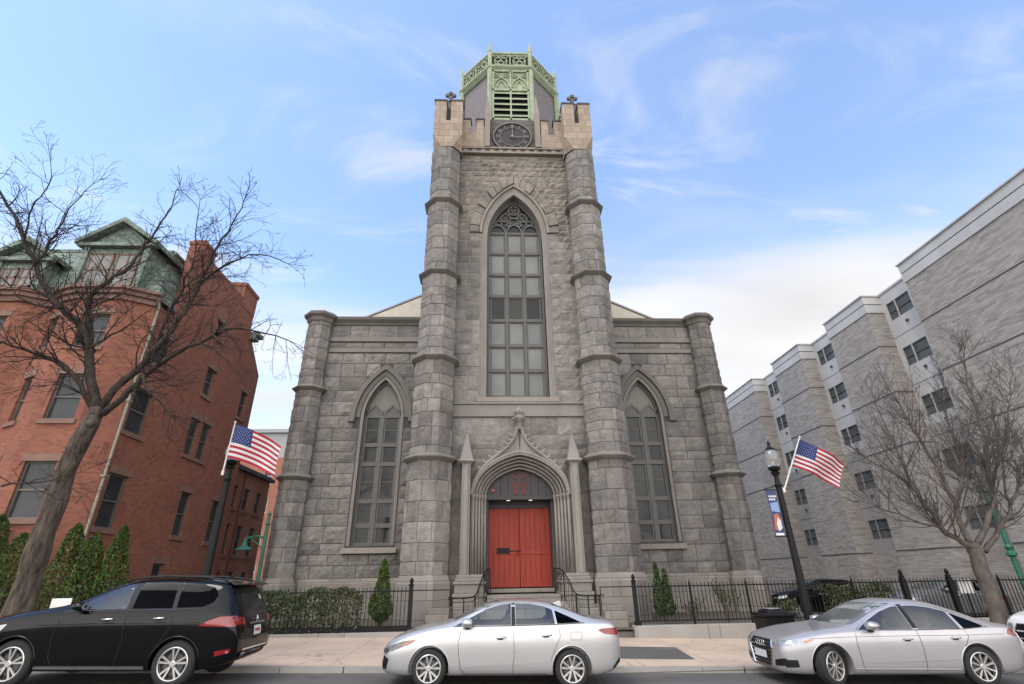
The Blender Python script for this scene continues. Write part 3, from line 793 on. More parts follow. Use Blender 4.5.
# --- nave front walls, left and right of the tower
def nave_side(sx):
    cx = sx * 6.77
    mb = MB(); x0, x1 = sorted((sx * 3.9, sx * 10.4))
    wall_arch(mb, x0, x1, .4, 14.85, YN, cx, .96, 3.35, 9.45, 11.55, 25.75)
    blk = lambda z: ((cx - arch_hw(.96, 9.45, 11.55, z, .17), cx + arch_hw(.96, 9.45, 11.55, z, .17)) if 3.1 < z < 9.3 else ((cx - arch_hw(.96, 9.45, 11.55, z, .48), cx + arch_hw(.96, 9.45, 11.55, z, .48)) if 9.3 <= z < 12.15 else None))
    bx0, bx1 = sorted((sx * 4.2, sx * 10.15))
    ashlar(mb, bx0, bx1, 2.0, 13.05, YN, .62, .65, 1.35, [blk], mi=1)
    ashlar(mb, bx0, bx1, 13.36, 13.70, YN, .36, .8, 1.5, depth=.04, mi=1)
    ashlar(mb, bx0, bx1, 14.0, 14.72, YN, .7, 1.0, 1.9, depth=.04, mi=1)
    mb.build('nave_wall', ['mortar', 'granite'], ch)
    mb = MB(); mb.prism([(bx0, .4), (bx1, .4), (bx1, 1.8), (bx0, 1.8)], 'y', YN - .14, YN + .1)
    mb.add([(bx0, YN - .14, 1.8), (bx1, YN - .14, 1.8), (bx1, YN, 2.0), (bx0, YN, 2.0)], [(0, 1, 2, 3)])
    mb.build('base_course', 'base_stone', ch)
    mb = MB()
    mb.box(bx0, bx1, YN - .08, YN + .05, 13.08, 13.33); mb.box(bx0, bx1, YN - .1, YN + .05, 13.72, 13.98)
    mb.build('string_course', 'cut_stone', ch, bevel=.012)
    mb = MB()
    xs = sorted((sx * 4.2, sx * 10.2))
    prof = [(YN + .4, 14.74), (YN - .04, 14.74), (YN - .10, 14.86), (YN - .26, 15.0), (YN - .30, 15.14), (YN - .1, 15.24), (YN + .4, 15.26)]
    mb.prism(prof, 'x', xs[0], xs[1]); mb.build('cornice', 'band_stone', ch)
    # hood mould
    hm = MB()
    for g0, g1, d in ((.16, .40, .04), (.40, .56, .16), (.56, .66, .10)):
        ring_band(hm, arch(cx, .96, 9.45, 11.55, 12, g0), arch(cx, .96, 9.45, 11.55, 12, g1), YN - d, YN + .08)
    for q in (-1, 1): hm.box(cx + q * 1.36, cx + q * 1.7, YN - .18, YN + .05, 9.2, 9.46)
    hm.build('hood_mould', 'band_stone', ch, bevel=.015)
    sr = MB()
    ring_band(sr, open_path(cx, .96, 3.35, 9.45, 11.55, -.02), open_path(cx, .96, 3.35, 9.45, 11.55, .13), YN - .02, YN + .35)
    sr.build('window_surround', 'cut_stone', ch, bevel=.012)
    mb = MB(); mb.prism([(YN - .2, 3.02), (YN + .3, 3.02), (YN + .5, 3.42), (YN - .16, 3.22)], 'x', cx - 1.25, cx + 1.25)
    mb.build('window_sill', 'tan_stone', ch, bevel=.012)
    y = 25.42
    fr = MB()
    ring_band(fr, open_path(cx, .86, 3.4, 9.45, 11.35), open_path(cx, .97, 3.36, 9.45, 11.56), y - .09, y + .1)
    fr.box(cx - .075, cx + .075, y - .1, y + .08, 3.4, 9.6)
    rw = [3.42, 4.28, 5.39, 7.16, 8.12, 9.57]
    for i, z in enumerate(rw): fr.box(cx - .9, cx + .9, y - .08, y + .08, z - (.13 if 0 < i < 5 else .07), z + (.07 if i < 5 else .06))
    for q in (-.46, .46):
        ring_band(fr, [(cx + q - .36, 9.62), (cx + q - .33, 9.80), (cx + q, 10.12), (cx + q + .33, 9.80), (cx + q + .36, 9.62)], [(cx + q - .45, 9.62), (cx + q - .42, 9.86), (cx + q, 10.26), (cx + q + .42, 9.86), (cx + q + .45, 9.62)], y - .09, y + .05)
        fr.prism([(cx + q - .36, 9.62), (cx + q + .36, 9.62), (cx + q + .33, 9.80), (cx + q, 10.12), (cx + q - .33, 9.80)], 'y', y - .05, y + .02)
    for q in (-.82, -.13, .13, .82): fr.box(cx + q - .05, cx + q + .05, y - .05, y + .04, 3.4, 9.6)
    o = fr.build('nave_window', 'window_frame', ch)
    g = MB()
    for i in range(5):
        for (xa, xb) in ((cx - .86, cx), (cx, cx + .86)):
            g.add([(xa, y, rw[i]), (xb, y, rw[i]), (xb, y, rw[i + 1]), (xa, y, rw[i + 1])], [(0, 1, 2, 3)])
            if i in (2, 4): g.box(xa + .1, xb - .1, y - .03, y + .01, rw[i] + (rw[i + 1] - rw[i]) * .5 - .02, rw[i] + (rw[i + 1] - rw[i]) * .5 + .02, 1)
    g.build('pane', ['glazing_dark', 'window_frame'], o)
    # stone panel filling the head above the two lights
    hd = MB(); a = arch(cx, .87, 9.45, 11.37, 10)
    hd.prism([(cx + .87, 9.6)] + [p for p in a[::-1] if p[1] > 9.6] + [(cx - .87, 9.6)], 'y', y + .0, y + .1)
    hd.build('window_head', 'cut_stone', o)
for sx in (-1, 1): nave_side(sx)
for sx in (-1, 1):
    mb = MB(); mb.box(sx * 10.35, sx * 10.75, 25.4, 60, .4, 15.0)
    so = mb.build('nave_side_wall', 'granite', ch)
    for i in range(6):
        mb = MB(); mb.box(sx * 10.75, sx * 11.15, 29 + i * 5.4, 29.8 + i * 5.4, .4, 12.6); mb.build('side_buttress', 'granite', so)
mb = MB()
mb.prism([(-11.0, 14.8), (11.0, 14.8), (0, 20.1)], 'y', 26.6, 26.9)
mb.build('gable_wall', 'gable_cream', ch)
mb = MB()
for sx in (-1, 1):
    mb.add([(sx * 11.2, 26.58, 14.9), (0, 26.58, 20.28), (0, 60, 20.28), (sx * 11.2, 60, 14.9), (sx * 11.2, 26.58, 14.8), (0, 26.58, 20.16), (0, 60, 20.16), (sx * 11.2, 60, 14.8)],
           [(0, 1, 2, 3), (7, 6, 5, 4), (0, 4, 5, 1), (3, 2, 6, 7), (0, 3, 7, 4)])
mb.build('nave_roof', 'grey_panel', ch)

# --- portal
por = MB()
N_ORD = 5
for i in range(N_ORD):
    g0 = -.12 + i * .115; g1 = g0 + .115
    y0 = 21.42 - i * .15
    ring_band(por, open_path(0, 1.55, 2.05, 4.95, 6.22, g0), open_path(0, 1.55, 2.05, 4.95, 6.22, g1 + .002), y0, 21.9)
po = por.build('portal_arch', 'portal_stone', ch, bevel=.02)
rl = MB()
for i in range(N_ORD):
    g = -.10 + i * .115; y0 = 21.42 - i * .15
    a = arch(0, 1.55, 4.95, 6.22, 14, g)
    rl.tube([(x, y0 - .015, z) for x, z in a], .05, 8)
    for q in (-1, 1):
        x = q * (1.55 + g)
        rl.tube([(x, y0 - .01, 2.05), (x, y0 - .01, 4.9)], .05, 10)
rl.build('colonnette', 'portal_stone', po, smooth=True)
for q in (-1, 1):
    cpm = MB()
    for i in range(N_ORD):
        g = -.10 + i * .115; y0 = 21.42 - i * .15
        x = q * (1.55 + g)
        cpm.lathe([(.05, -.16), (.06, -.14), (.055, -.1), (.085, 0), (.095, .03), (.095, .09), (.05, .1)], 10, (x, y0 - .01, 4.9))
    cpm.build('capital', 'portal_stone', po)
og = MB()
og.prism([(-.42, 6.55), (.42, 6.55), (.20, 7.1), (.08, 7.6), (-.08, 7.6), (-.20, 7.1)], 'y', 20.95, 21.25)
def ogee(t, off=0.0):
    # springing -> finial, right half
    P = [(2.02, 4.95), (1.86, 5.5), (1.52, 6.05), (1.0, 6.5), (.5, 6.9), (.2, 7.32), (.09, 7.75)]
    n = len(P) - 1; x = t * n; i = min(int(x), n - 1); f = x - i
    p0, p1, p2, p3 = P[max(i - 1, 0)], P[i], P[i + 1], P[min(i + 2, n)]
    c = lambda a, b, d, e: .5 * (2 * b + (d - a) * f + (2 * a - 5 * b + 4 * d - e) * f * f + (-a + 3 * b - 3 * d + e) * f ** 3)
    return (c(p0[0], p1[0], p2[0], p3[0]), c(p0[1], p1[1], p2[1], p3[1]))
arch_out = [(x, z) for x, z in arch(0, 1.55, 4.95, 6.22, 18, .45)]
half = arch_out[18:]              # apex -> right springing
oc = [ogee(1 - i / 18) for i in range(19)]
for sx in (-1, 1):
    ring_band(og, [(sx * x, z) for x, z in half], [(sx * x, z) for x, z in oc], 20.84, 21.3)
    og.tube([(sx * x, 20.82, z) for x, z in oc], .075, 8)
    og.tube([(sx * x * .985, 20.80, z - .0) for x, z in half], .06, 8)
ogo = og.build('ogee_hood', 'portal_stone', po)
ck = MB()
for sx in (-1, 1):
    for j in range(8):
        t = .30 + j * .075; x, z = ogee(t); x2, z2 = ogee(t + .02)
        d = Vector((x2 - x, 0, z2 - z)).normalized(); nn = Vector((-d.z * -1, 0, -d.x * -1)); nn = Vector((d.z, 0, -d.x))
        if nn.z < 0: nn = -nn
        for q, (r, s1) in enumerate(((.085, .10), (.065, .20), (.05, .16))):
            c = Vector((sx * (x + nn.x * s1 + (q == 2) * .06), 20.84, z + nn.z * s1 - (q == 2) * .06))
            c.x = sx * (x + nn.x * s1 + d.x * (.05 if q == 2 else -.02) * -1)
            ck.lathe([(.01, -r), (r * .8, -r * .5), (r, 0), (r * .7, r * .6), (.01, r)], 7, tuple(c), axis='y')
ck.build('crocket', 'portal_stone', po, smooth=True)
fn = MB()
fn.lathe([(.10, 0), (.12, .1), (.10, .14), (.15, .2), (.13, .26), (.20, .34), (.27, .44), (.27, .52), (.19, .58), (.13, .62), (.15, .68), (.2, .74), (.17, .84), (.09, .9), (.05, .98), (.01, 1.03)], 10, (0, 20.86, 7.62))
for k6 in range(6):
    a = k6 * PI / 3; fn.lathe([(.01, -.09), (.07, -.03), (.08, .02), (.01, .1)], 6, (.25 * math.cos(a), 20.86 + .25 * math.sin(a), 8.1))
    fn.lathe([(.01, -.07), (.05, 0), (.01, .08)], 6, (.17 * math.cos(a + .5), 20.86 + .17 * math.sin(a + .5), 8.42))
fn.build('finial', 'portal_stone', po, smooth=True)
for sx in (-1, 1):
    pn = MB(); x = sx * 2.2
    pn.box(x - .17, x + .17, 20.55, 21.25, 2.05, 6.2)
    pn.box(x - .085, x + .085, 20.49, 20.6, 2.05, 6.1)
    pn.lathe([(.26, 0), (.30, .05), (.46, .14), (.46, .18), (.36, .24), (.03, 1.36), (.05, 1.40), (.01, 1.45)], 4, (x, 20.75, 6.1), ph=PI / 4)
    pn.build('pinnacle', 'portal_stone', ch, bevel=.012)
    pl = MB()
    xa, xb = sorted((sx * 1.36, sx * 2.56))
    for z0, z1, e in ((.4, .98, .06), (.98, 1.3, .02), (1.3, 1.42, .05), (1.42, 1.72, -.02), (1.72, 1.82, .03), (1.82, 1.93, -.03), (1.93, 2.05, -.07)):
        pl.box(xa - e + (.0 if sx < 0 else .05), xb + e - (.05 if sx < 0 else 0), 20.42 - e, 21.9, z0 + .001, z1)
    pl.build('portal_plinth', 'portal_stone', ch, bevel=.025)
ty = MB()
# tympanum of upright boards above the doorway, with a painted cross of red panels
a = arch(0, 1.44, 4.95, 6.12, 10)
nb = 9
for i in range(nb):
    x0 = -1.44 + 2.88 * i / nb; x1 = x0 + 2.88 / nb - .018
    z0 = 4.98
    def top(x):
        lo, hi = 4.95, 6.12
        for _ in range(24):
            mid = (lo + hi) / 2
            if arch_hw(1.44, 4.95, 6.12, mid) > abs(x): lo = mid
            else: hi = mid
        return lo
    pts = [(x0, z0), (x1, z0)] + [(x0 + (x1 - x0) * t, max(z0 + .01, top(x0 + (x1 - x0) * t))) for t in (1, .66, .33, 0)]
    ty.prism(pts, 'y', 21.60, 21.66)
ty.add([(x, 21.665, z) for x, z in a], [tuple(range(len(a)))])
ty.box(-1.5, 1.5, 21.56, 21.75, 4.86, 4.99)
ty.box(-1.5, 1.5, 21.75, 22.6, 4.92, 4.99)
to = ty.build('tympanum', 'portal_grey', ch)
cr = MB()
for sx in (-1, 1):
    cr.box(sx * .06, sx * .27, 21.575, 21.60, 5.04, 5.58); cr.box(sx * .06, sx * .27, 21.575, 21.60, 5.70, 5.86)
    cr.box(sx * .06, sx * .16, 21.575, 21.60, 5.90, 5.98)
cr.build('red_panel', 'cross_red', to)
for x in (-.47, .47):
    lm = MB(); lm.lathe([(.07, 0), (.09, .05), (.01, .06)], 12, (x, 21.9, 4.86)); lm.build('downlight', 'spot_lamp', to)
al = MB(); al.lathe([(.07, 0), (.075, -.04), (.01, -.06)], 12, (-1.12, 21.6, 5.22), axis='y'); al.build('alarm_bell', 'lamp_red', to)
# doorway recess
rv = MB()
for sx in (-1, 1):
    rv.box(sx * 1.30, sx * 1.62, 21.75, 22.6, 1.4, 4.92)
rv.box(-1.3, 1.3, 22.3, 22.5, 4.60, 4.92)
rv.box(-1.62, 1.62, 22.6, 22.8, 1.4, 5.0)
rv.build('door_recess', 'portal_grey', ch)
for sx in (-1, 1):
    d = MB()
    nb = 6; x0, x1 = sorted((sx * .012, sx * 1.29)); bw = (x1 - x0) / nb
    for i in range(nb):
        d.box(x0 + i * bw + .006, x0 + (i + 1) * bw - .006, 22.36, 22.44, 1.56, 4.60)
    d.box(x0, x1, 22.38, 22.46, 1.56, 4.60)
    d.box(x0, x1, 22.335, 22.37, 2.78, 2.96); d.box(x0, x1, 22.335, 22.37, 1.58, 1.78)
    d.box(x0, x0 + .06, 22.34, 22.37, 1.58, 4.58); d.box(x1 - .06, x1, 22.34, 22.37, 1.58, 4.58)
    dd = d.build('door', 'door_red', ch, bevel=.006)
    if sx < 0:
        h = MB(); h.box(-.95, -.42, 22.30, 22.335, 2.82, 3.04); h.box(-.42, .05, 22.31, 22.336, 2.9, 2.94); h.build('lock_plate', 'iron', dd)
        h = MB(); h.tube([(-.1, 22.33, 2.74), (-.1, 22.27, 2.74), (-.1, 22.27, 2.95), (-.1, 22.33, 2.95)], .012, 6); h.build('handle', 'iron', dd)
mb = MB()
mb.box(-1.3, 1.3, 21.6, 22.5, 1.4, 1.53)
for i, (zt, yf_, hw) in enumerate(((.30, 18.45, 3.55), (.51, 18.85, 3.4), (.72, 19.2, 3.05), (.93, 19.55, 2.75), (1.14, 19.9, 1.95), (1.35, 20.25, 1.34))):
    mb.box(-hw, hw, yf_, 22.0 if i > 4 else 20.5, .1, zt)
mb.build('entrance_steps', 'base_stone', ch, bevel=.015)
for sx in (-1, 1):
    mb = MB(); x0, x1 = sorted((sx * 2.6, sx * 3.35))
    mb.prism([(18.75, .3), (20.4, .3), (20.4, 1.02), (19.4, 1.02), (19.4, .86), (18.75, .86)], 'x', x0, x1)
    mb.build('step_cheek', 'base_stone', ch, bevel=.015)

# --- top of the tower: frieze, parapet, corner turrets, clock, lantern
mb = MB()
mb.box(-2.95, 2.95, YT - .22, YT + .3, 23.60, 23.72); mb.box(-2.95, 2.95, YT - .12, YT + .3, 23.72, 23.92); mb.box(-2.95, 2.95, YT - .24, YT + .3, 23.92, 24.04)
for i in range(12): mb.box(-2.8 + i * .5, -2.55 + i * .5, YT - .19, YT, 23.74, 23.90)
mb.build('frieze', 'tan_stone', ch, bevel=.012)
par = MB(); slab = MB()
def merlon(mb, x0, x1, y0, y1, z0, z1):
    mb.box(x0, x1, y0, y1, z0, z1); slab.box(x0 - .05, x1 + .05, y0 - .05, y1 + .05, z1, z1 + .09)
for sx in (-1, 1):
    xa, xb = sorted((sx * 1.62, sx * 2.9))
    par.box(xa, xb, 20.95, 21.4, 24.04, 25.05)
    for p, q in ((1.66, 2.08), (2.42, 2.88)):
        a_, b_ = sorted((sx * p, sx * q)); merlon(par, a_, b_, 20.97, 21.38, 25.05, 26.15)
    par.box(sx * 3.5, sx * 4.0, 21.9, 28.3, 23.3, 24.9)
    for j in range(6): merlon(par, *sorted((sx * 3.5, sx * 4.0)), 22.3 + j, 22.8 + j, 24.9, 26.0)
par.box(-2.9, 2.9, 28.8, 29.3, 23.6, 25.5)
pa = par.build('parapet', 'tan_block', ch)
slab.build('coping', 'dark_slab', pa)
for sx in (-1, 1):
    for cy, sy in ((21.0, 1), (29.0, -1)):
        t = MB(); sl2 = MB(); cx = sx * 3.64; h = .79
        t.box(cx - h, cx + h, cy - h, cy + h, 24.05, 25.2)
        k8 = 1 / math.cos(PI / 8)
        # corbelled from octagon to square
        octp = [(.77 * k8 * math.cos(PI / 8 + i * PI / 4), .77 * k8 * math.sin(PI / 8 + i * PI / 4)) for i in range(8)]
        sqp = [(h, .45), (.45, h), (-.45, h), (-h, .45), (-h, -.45), (-.45, -h), (.45, -h), (h, -.45)]
        sq2 = [(h, .74), (.74, h), (-.74, h), (-h, .74), (-h, -.74), (-.74, -h), (.74, -h), (h, -.74)]
        vs = [(cx + p[0], cy + p[1], 23.25) for p in octp] + [(cx + p[0], cy + p[1], 24.06) for p in sq2]
        t.add(vs, [(i, (i + 1) % 8, 8 + (i + 1) % 8, 8 + i) for i in range(8)])
        for ax in (-1, 1):
            for ay in (-1, 1):
                x0, x1 = sorted((cx + ax * h, cx + ax * .13)); y0, y1 = sorted((cy + ay * h, cy + ay * .13))
                t.box(x0, x1, y0, y1, 25.2, 26.72); sl2.box(x0 - .04, x1 + .04, y0 - .04, y1 + .04, 26.72, 26.82)
        o = t.build('turret', 'tan_block', ch)
        sl2.build('coping', 'dark_slab', o)
        c = MB(); py = cy - .1
        c.box(cx - .15, cx + .15, py - .15, py + .15, 25.2, 27.3)
        c.lathe([(.2, 27.3), (.24, 27.38), (.1, 27.5), (.08, 27.9)], 8, (cx, py, 0))
        for dx, dz in ((0, .18), (-.2, 0), (.2, 0), (0, -.18)):
            c.lathe([(.02, -.08), (.13, -.06), (.13, .06), (.02, .08)], 10, (cx + dx, py, 28.02 + dz), axis='y')
        c.build('cross_finial', 'clock_panel', o)
for sx in (-1, 1):
    pr_ = MB(); x0, x1 = sorted((sx * 1.30, sx * 1.60)); xc = (x0 + x1) / 2
    pr_.box(x0, x1, 20.9, 21.5, 24.04, 26.5)
    pr_.lathe([(.22, 26.5), (.23, 26.6), (.03, 28.3)], 4, (xc, 21.05, 0), ph=PI / 4)
    pr_.build('pier', 'tan_stone', ch)
ck = MB(); ck.box(-1.29, 1.29, 21.3, 21.6, 24.04, 26.55)
for j in range(6): ck.box(-1.27, 1.27, 21.28, 21.31, 24.08 + j * .42, 24.08 + j * .42 + .39)
ck.build('clock_panel', 'clock_panel', ch)
cl_ = MB(); CZ = 25.12
cl_.lathe([(1.16, 0), (1.16, -.08), (1.02, -.10), (1.0, -.05), (.02, -.05)], 40, (0, 21.28, CZ), axis='y')
clo = cl_.build('clock', 'clock_black', ch, smooth=False)
nm = MB()
for k12 in range(12):
    a = k12 * PI / 6; wds = (0,) if k12 in (1, 5, 7, 11) else (-.05, .05)
    for dx in wds:
        ca, sa = math.cos(a), math.sin(a)
        q = [(dx - .018, .76), (dx + .018, .76), (dx + .018, .95), (dx - .018, .95)]
        nm.add([(x * ca + z * sa, 21.18, CZ - x * sa + z * ca) for x, z in q], [(0, 1, 2, 3)])
loop(nm, 0, CZ, 1.13, .05, 21.175, 21.2, 40)
loop(nm, 0, CZ, .72, .025, 21.19, 21.22, 40)
nm.build('numeral', 'clock_gold', clo)
hn = MB()
hn.box(-.022, .022, 21.13, 21.16, CZ - .15, CZ + .86); hn.box(-.14, .62, 21.15, 21.175, CZ - .08, CZ - .04)
hn.box(.6, .95, 21.15, 21.172, CZ - .085, CZ - .035)
hn.lathe([(.09, 0), (.09, -.05), (.01, -.06)], 12, (0, 21.16, CZ - .03), axis='y')
hn.build('clock_hand', 'cut_stone', clo)

# lantern (octagonal copper belfry)
LX, LY, AP = 0.0, 25.2, 3.2
ln = MB(); ln.ngon(LX, LY, AP - .12, 25.5, 32.1)
lo = ln.build('lantern', 'lantern_siding', ch)
side = 2 * AP * math.tan(PI / 8)
def facet(k):
    a = -PI / 2 + k * PI / 4; n_ = Vector((math.cos(a), math.sin(a), 0)); u = Vector((-math.sin(a), math.cos(a), 0))
    return Vector((LX, LY, 0)) + n_ * AP - u * side / 2, u
posts = MB(); cornice = MB(); pierced = MB(); back = MB()
kc = 1 / math.cos(PI / 8)
for k8_ in range(8):
    a = -PI / 2 - PI / 8 + k8_ * PI / 4
    px_, py_ = LX + AP * kc * math.cos(a), LY + AP * kc * math.sin(a)
    posts.lathe([(.17, 26.0), (.17, 31.9), (.15, 32.0), (.14, 33.6), (.17, 33.7), (.02, 34.75)], 6, (px_, py_, 0), ph=a)
    posts.tube([(px_ + .12 * math.cos(a), py_ + .12 * math.sin(a), 26.0), (px_ + .12 * math.cos(a), py_ + .12 * math.sin(a), 31.6)], .09, 6)
cornice.lathe([(AP * kc - .05, 31.75), (AP * kc + .05, 31.85), (AP * kc + .22, 32.02), (AP * kc + .24, 32.16), (AP * kc + .06, 32.24)], 8, (LX, LY, 0), ph=PI / 8)
cornice.lathe([(AP * kc - .06, 33.38), (AP * kc + .1, 33.44), (AP * kc + .1, 33.58), (AP * kc - .2, 33.6)], 8, (LX, LY, 0), ph=PI / 8)
posts.build('corner_post', 'copper_pale', lo); cornice.build('lantern_cornice', 'copper_pale', lo)
def strip(mb, o, u, pts, t, d0, d1):
    # flat ribbon of width t along pts (wall coordinates), thickness d0..d1
    for (p, q) in zip(pts, pts[1:]):
        dx, dz = q[0] - p[0], q[1] - p[1]; L = math.hypot(dx, dz) or 1; nx_, nz_ = -dz / L * t / 2, dx / L * t / 2
        n_ = u.cross(Vector((0, 0, 1)))
        c = [(p[0] - nx_, p[1] - nz_), (q[0] - nx_, q[1] - nz_), (q[0] + nx_, q[1] + nz_), (p[0] + nx_, p[1] + nz_)]
        vs = [tuple(o + u * a + n_ * d + Vector((0, 0, z))) for d in (d1, d0) for a, z in c]
        mb.add(vs, [(0, 1, 2, 3), (7, 6, 5, 4), (0, 4, 5, 1), (1, 5, 6, 2), (2, 6, 7, 3), (3, 7, 4, 0)])
def circ(cx, cz, r, n=14): return [(cx + r * math.cos(2 * PI * i / n), cz + r * math.sin(2 * PI * i / n)) for i in range(n + 1)]
for k8_ in range(8):
    o, u = facet(k8_)
    obox(pierced, o, u, .05, side - .05, -.04, .03, 32.2, 32.34); obox(pierced, o, u, .05, side - .05, -.04, .03, 33.3, 33.4)
    obox(pierced, o, u, side / 2 - .04, side / 2 + .04, -.04, .04, 32.2, 33.4)
    for h2 in range(2):
        c0 = side * (.27 + .46 * h2); cz = 32.82
        for pts in (circ(c0, cz, .42), circ(c0, cz - .17, .2, 10), circ(c0 - .17, cz + .1, .2, 10), circ(c0 + .17, cz + .1, .2, 10)):
            strip(pierced, o, u, pts, .06, -.03, .02)
        for e in (-1, 1):
            strip(pierced, o, u, [(c0 + e * .3, cz + .3), (c0 + e * .55, cz + .48)], .05, -.03, .02); strip(pierced, o, u, [(c0 + e * .3, cz - .3), (c0 + e * .55, cz - .48)], .05, -.03, .02)
pierced.build('pierced_parapet', 'copper_pale', lo)
lb = MB(); lb.ngon(LX, LY, AP - .42, 32.1, 33.3); lb.build('parapet_core', 'copper_mid', lo)
for k8_ in (0, 2, 4, 6):
    o, u = facet(k8_); tp = MB()
    obox(tp, o, u, .15, side - .15, -.1, -.02, 29.96, 31.8, 0)
    for a0, a1, z0, z1 in ((.15, .27, 27.0, 31.8), (side - .27, side - .15, 27.0, 31.8), (side / 2 - .05, side / 2 + .05, 27.0, 31.8), (.15, side - .15, 29.9, 30.04), (.15, side - .15, 31.68, 31.85), (.1, side - .1, 26.9, 27.45)):
        obox(tp, o, u, a0, a1, -.1, .09, z0, z1)
    obox(tp, o, u, .0, side, -.1, .16, 26.6, 27.1)
    for h2 in range(2):
        c0 = side * (.28 + .44 * h2); hw = .5
        pts = [(x, z) for x, z in arch(c0, hw, 30.3, 31.15, 8)]
        strip(tp, o, u, pts, .09, -.05, .06)
        strip(tp, o, u, [(x, z) for x, z in arch(c0, hw * .5, 30.3, 30.85, 6)], .06, -.05, .04)
        for e in (-1, 1):
            strip(tp, o, u, circ(c0 + e * .3, 31.38, .17, 10), .055, -.05, .05)
            strip(tp, o, u, [(c0, 31.12), (c0 + e * .5, 31.66)], .06, -.05, .05)
    tp.build('tracery_panel', 'copper_pale', lo)
    dk = MB(); obox(dk, o, u, .2, side - .2, -.12, -.06, 27.3, 29.96); dk.build('louvre_opening', 'louvre_dark', lo)
    lv = MB(); n_ = u.cross(Vector((0, 0, 1)))
    for j in range(5):
        z = 27.62 + j * .5
        for a0, a1 in ((.27, side / 2 - .05), (side / 2 + .05, side - .27)):
            P = lambda a, d, zz: tuple(o + u * a + n_ * d + Vector((0, 0, zz)))
            vs = [P(a0, .1, z - .04), P(a1, .1, z - .04), P(a1, .1, z + .10), P(a0, .1, z + .10), P(a0, -.06, z + .14), P(a1, -.06, z + .14), P(a1, -.06, z + .26), P(a0, -.06, z + .26)]
            lv.add(vs, [(0, 1, 2, 3), (3, 2, 6, 7), (4, 5, 1, 0), (7, 6, 5, 4), (0, 3, 7, 4), (1, 5, 6, 2)])
    lv.build('louvre', 'copper_pale', lo)
dm = MB()
dm.lathe([(2.9, 33.3), (2.7, 33.45), (1.3, 33.9), (1.15, 34.6), (1.2, 34.7), (.95, 35.15), (.5, 35.45), (.1, 35.55), (.08, 35.9), (.16, 36.05), (.06, 36.2), (.01, 36.6)], 16, (LX, LY, 0))
dm.build('dome', 'verdigris', lo, smooth=False)

# ------------------------------------------------------------------ red brick townhouse on the left
def sash(parent, o, u, a0, a1, z0, z1, depth=.16, frame='window_frame', pane='house_glass', sill='brownstone', lintel=True, mull=0, name='window'):
    f = MB(); t = .06
    for (p, q, r, s_) in ((a0, a0 + t, z0, z1), (a1 - t, a1, z0, z1), (a0 + t, a1 - t, z0, z0 + t), (a0 + t, a1 - t, z1 - t, z1), (a0 + t, a1 - t, (z0 + z1) / 2 - .03, (z0 + z1) / 2 + .03)):
        obox(f, o, u, p, q, -depth - .02, -depth + .06, r, s_)
    for i in range(mull):
        c = a0 + (a1 - a0) * (i + 1) / (mull + 1); obox(f, o, u, c - .02, c + .02, -depth - .01, -depth + .05, z0 + t, z1 - t)
    fo = f.build(name, frame, parent)
    g = MB(); n_ = Vector(u).normalized().cross(Vector((0, 0, 1))); O = Vector(o); U = Vector(u).normalized(); zm = (z0 + z1) / 2
    for (r, s_, d) in ((z0, zm, -depth), (zm, z1, -depth + .02)):
        g.add([tuple(O + U * a + n_ * d + Vector((0, 0, z))) for a, z in ((a0, r), (a1, r), (a1, s_), (a0, s_))], [(0, 1, 2, 3)])
    g.build('pane', pane, fo)
    if sill:
        b = MB(); obox(b, o, u, a0 - .12, a1 + .12, -.1, .07, z0 - .17, z0 - .003); b.build('sill', sill, fo)
        if lintel:
            b = MB(); obox(b, o, u, a0 - .14, a1 + .14, -.1, .03, z1 + .003, z1 + .26); b.build('lintel', sill, fo)
    return fo

th = thing('brick_townhouse', 'red brick townhouse with green copper mansard roof, dormers and chimneys beside the church', 'house', (-18, 23, 0))
HX, HY0, HY1 = -15.0, 18.75, 28.4
eave = 12.4
# side wall towards the church (faces +X)
u = Vector((0, 1, 0)); O = Vector((HX, HY0, 0))
holes = [(.30, 1.28, 3.75, 5.62), (.22, 1.32, 7.18, 8.92), (.55, 1.45, 10.1, 11.42), (4.95, 5.75, 3.8, 5.66), (7.75, 8.55, 3.72, 5.64),
         (4.25, 4.98, 7.2, 8.86), (5.28, 6.02, 7.2, 8.9), (4.5, 5.25, 10.12, 11.48), (8.15, 8.85, 10.1, 11.55), (4.25, 5.0, 1.75, 2.68)]
mb = MB(); wall_holes(mb, O, u, HY1 - HY0, eave, holes, .16)
gh = [(4.3, 4.95, .7, 1.6)]
wall_holes(mb, O + Vector((0, 1.3, eave)), u, 4.55 , 3.9, [(a - 1.3, b - 1.3, c, d) for a, b, c, d in gh], .16)
t0 = O + Vector((0, 0, 0))
def yz(mb, pts): mb.add([(HX, y, z) for y, z in pts], [tuple(range(len(pts)))])
yz(mb, [(HY0 + 5.85, eave), (26.3, eave), (26.3, 16.3), (HY0 + 5.85, 16.3)])
yz(mb, [(26.3, eave), (28.4, eave), (28.4, 13.0), (26.3, 14.9)])
# thickness behind the gable and the rest of the shell
mb.box(HX - .35, HX - .2, HY0 + 1.3, 26.3, eave, 16.29); mb.box(HX - .35, HX - .002, HY0 + 1.3, 26.3, 16.29, 16.33)
mb.box(HX - .35, HX - .002, HY0 + 1.29, HY0 + 1.3, eave, 16.3)
mb.add([(HX, 28.4, 0), (HX - 14, 28.4, 0), (HX - 14, 28.4, 13), (HX, 28.4, 13)], [(0, 1, 2, 3)])
mb.build('side_wall', 'brick_red', th)
for h in holes[:-1]: sash(th, O, u, *h)
sash(th, O, u, *holes[-1], lintel=True)
sash(th, O + Vector((0, 0, 0)), u, gh[0][0], gh[0][1], eave + gh[0][2], eave + gh[0][3])
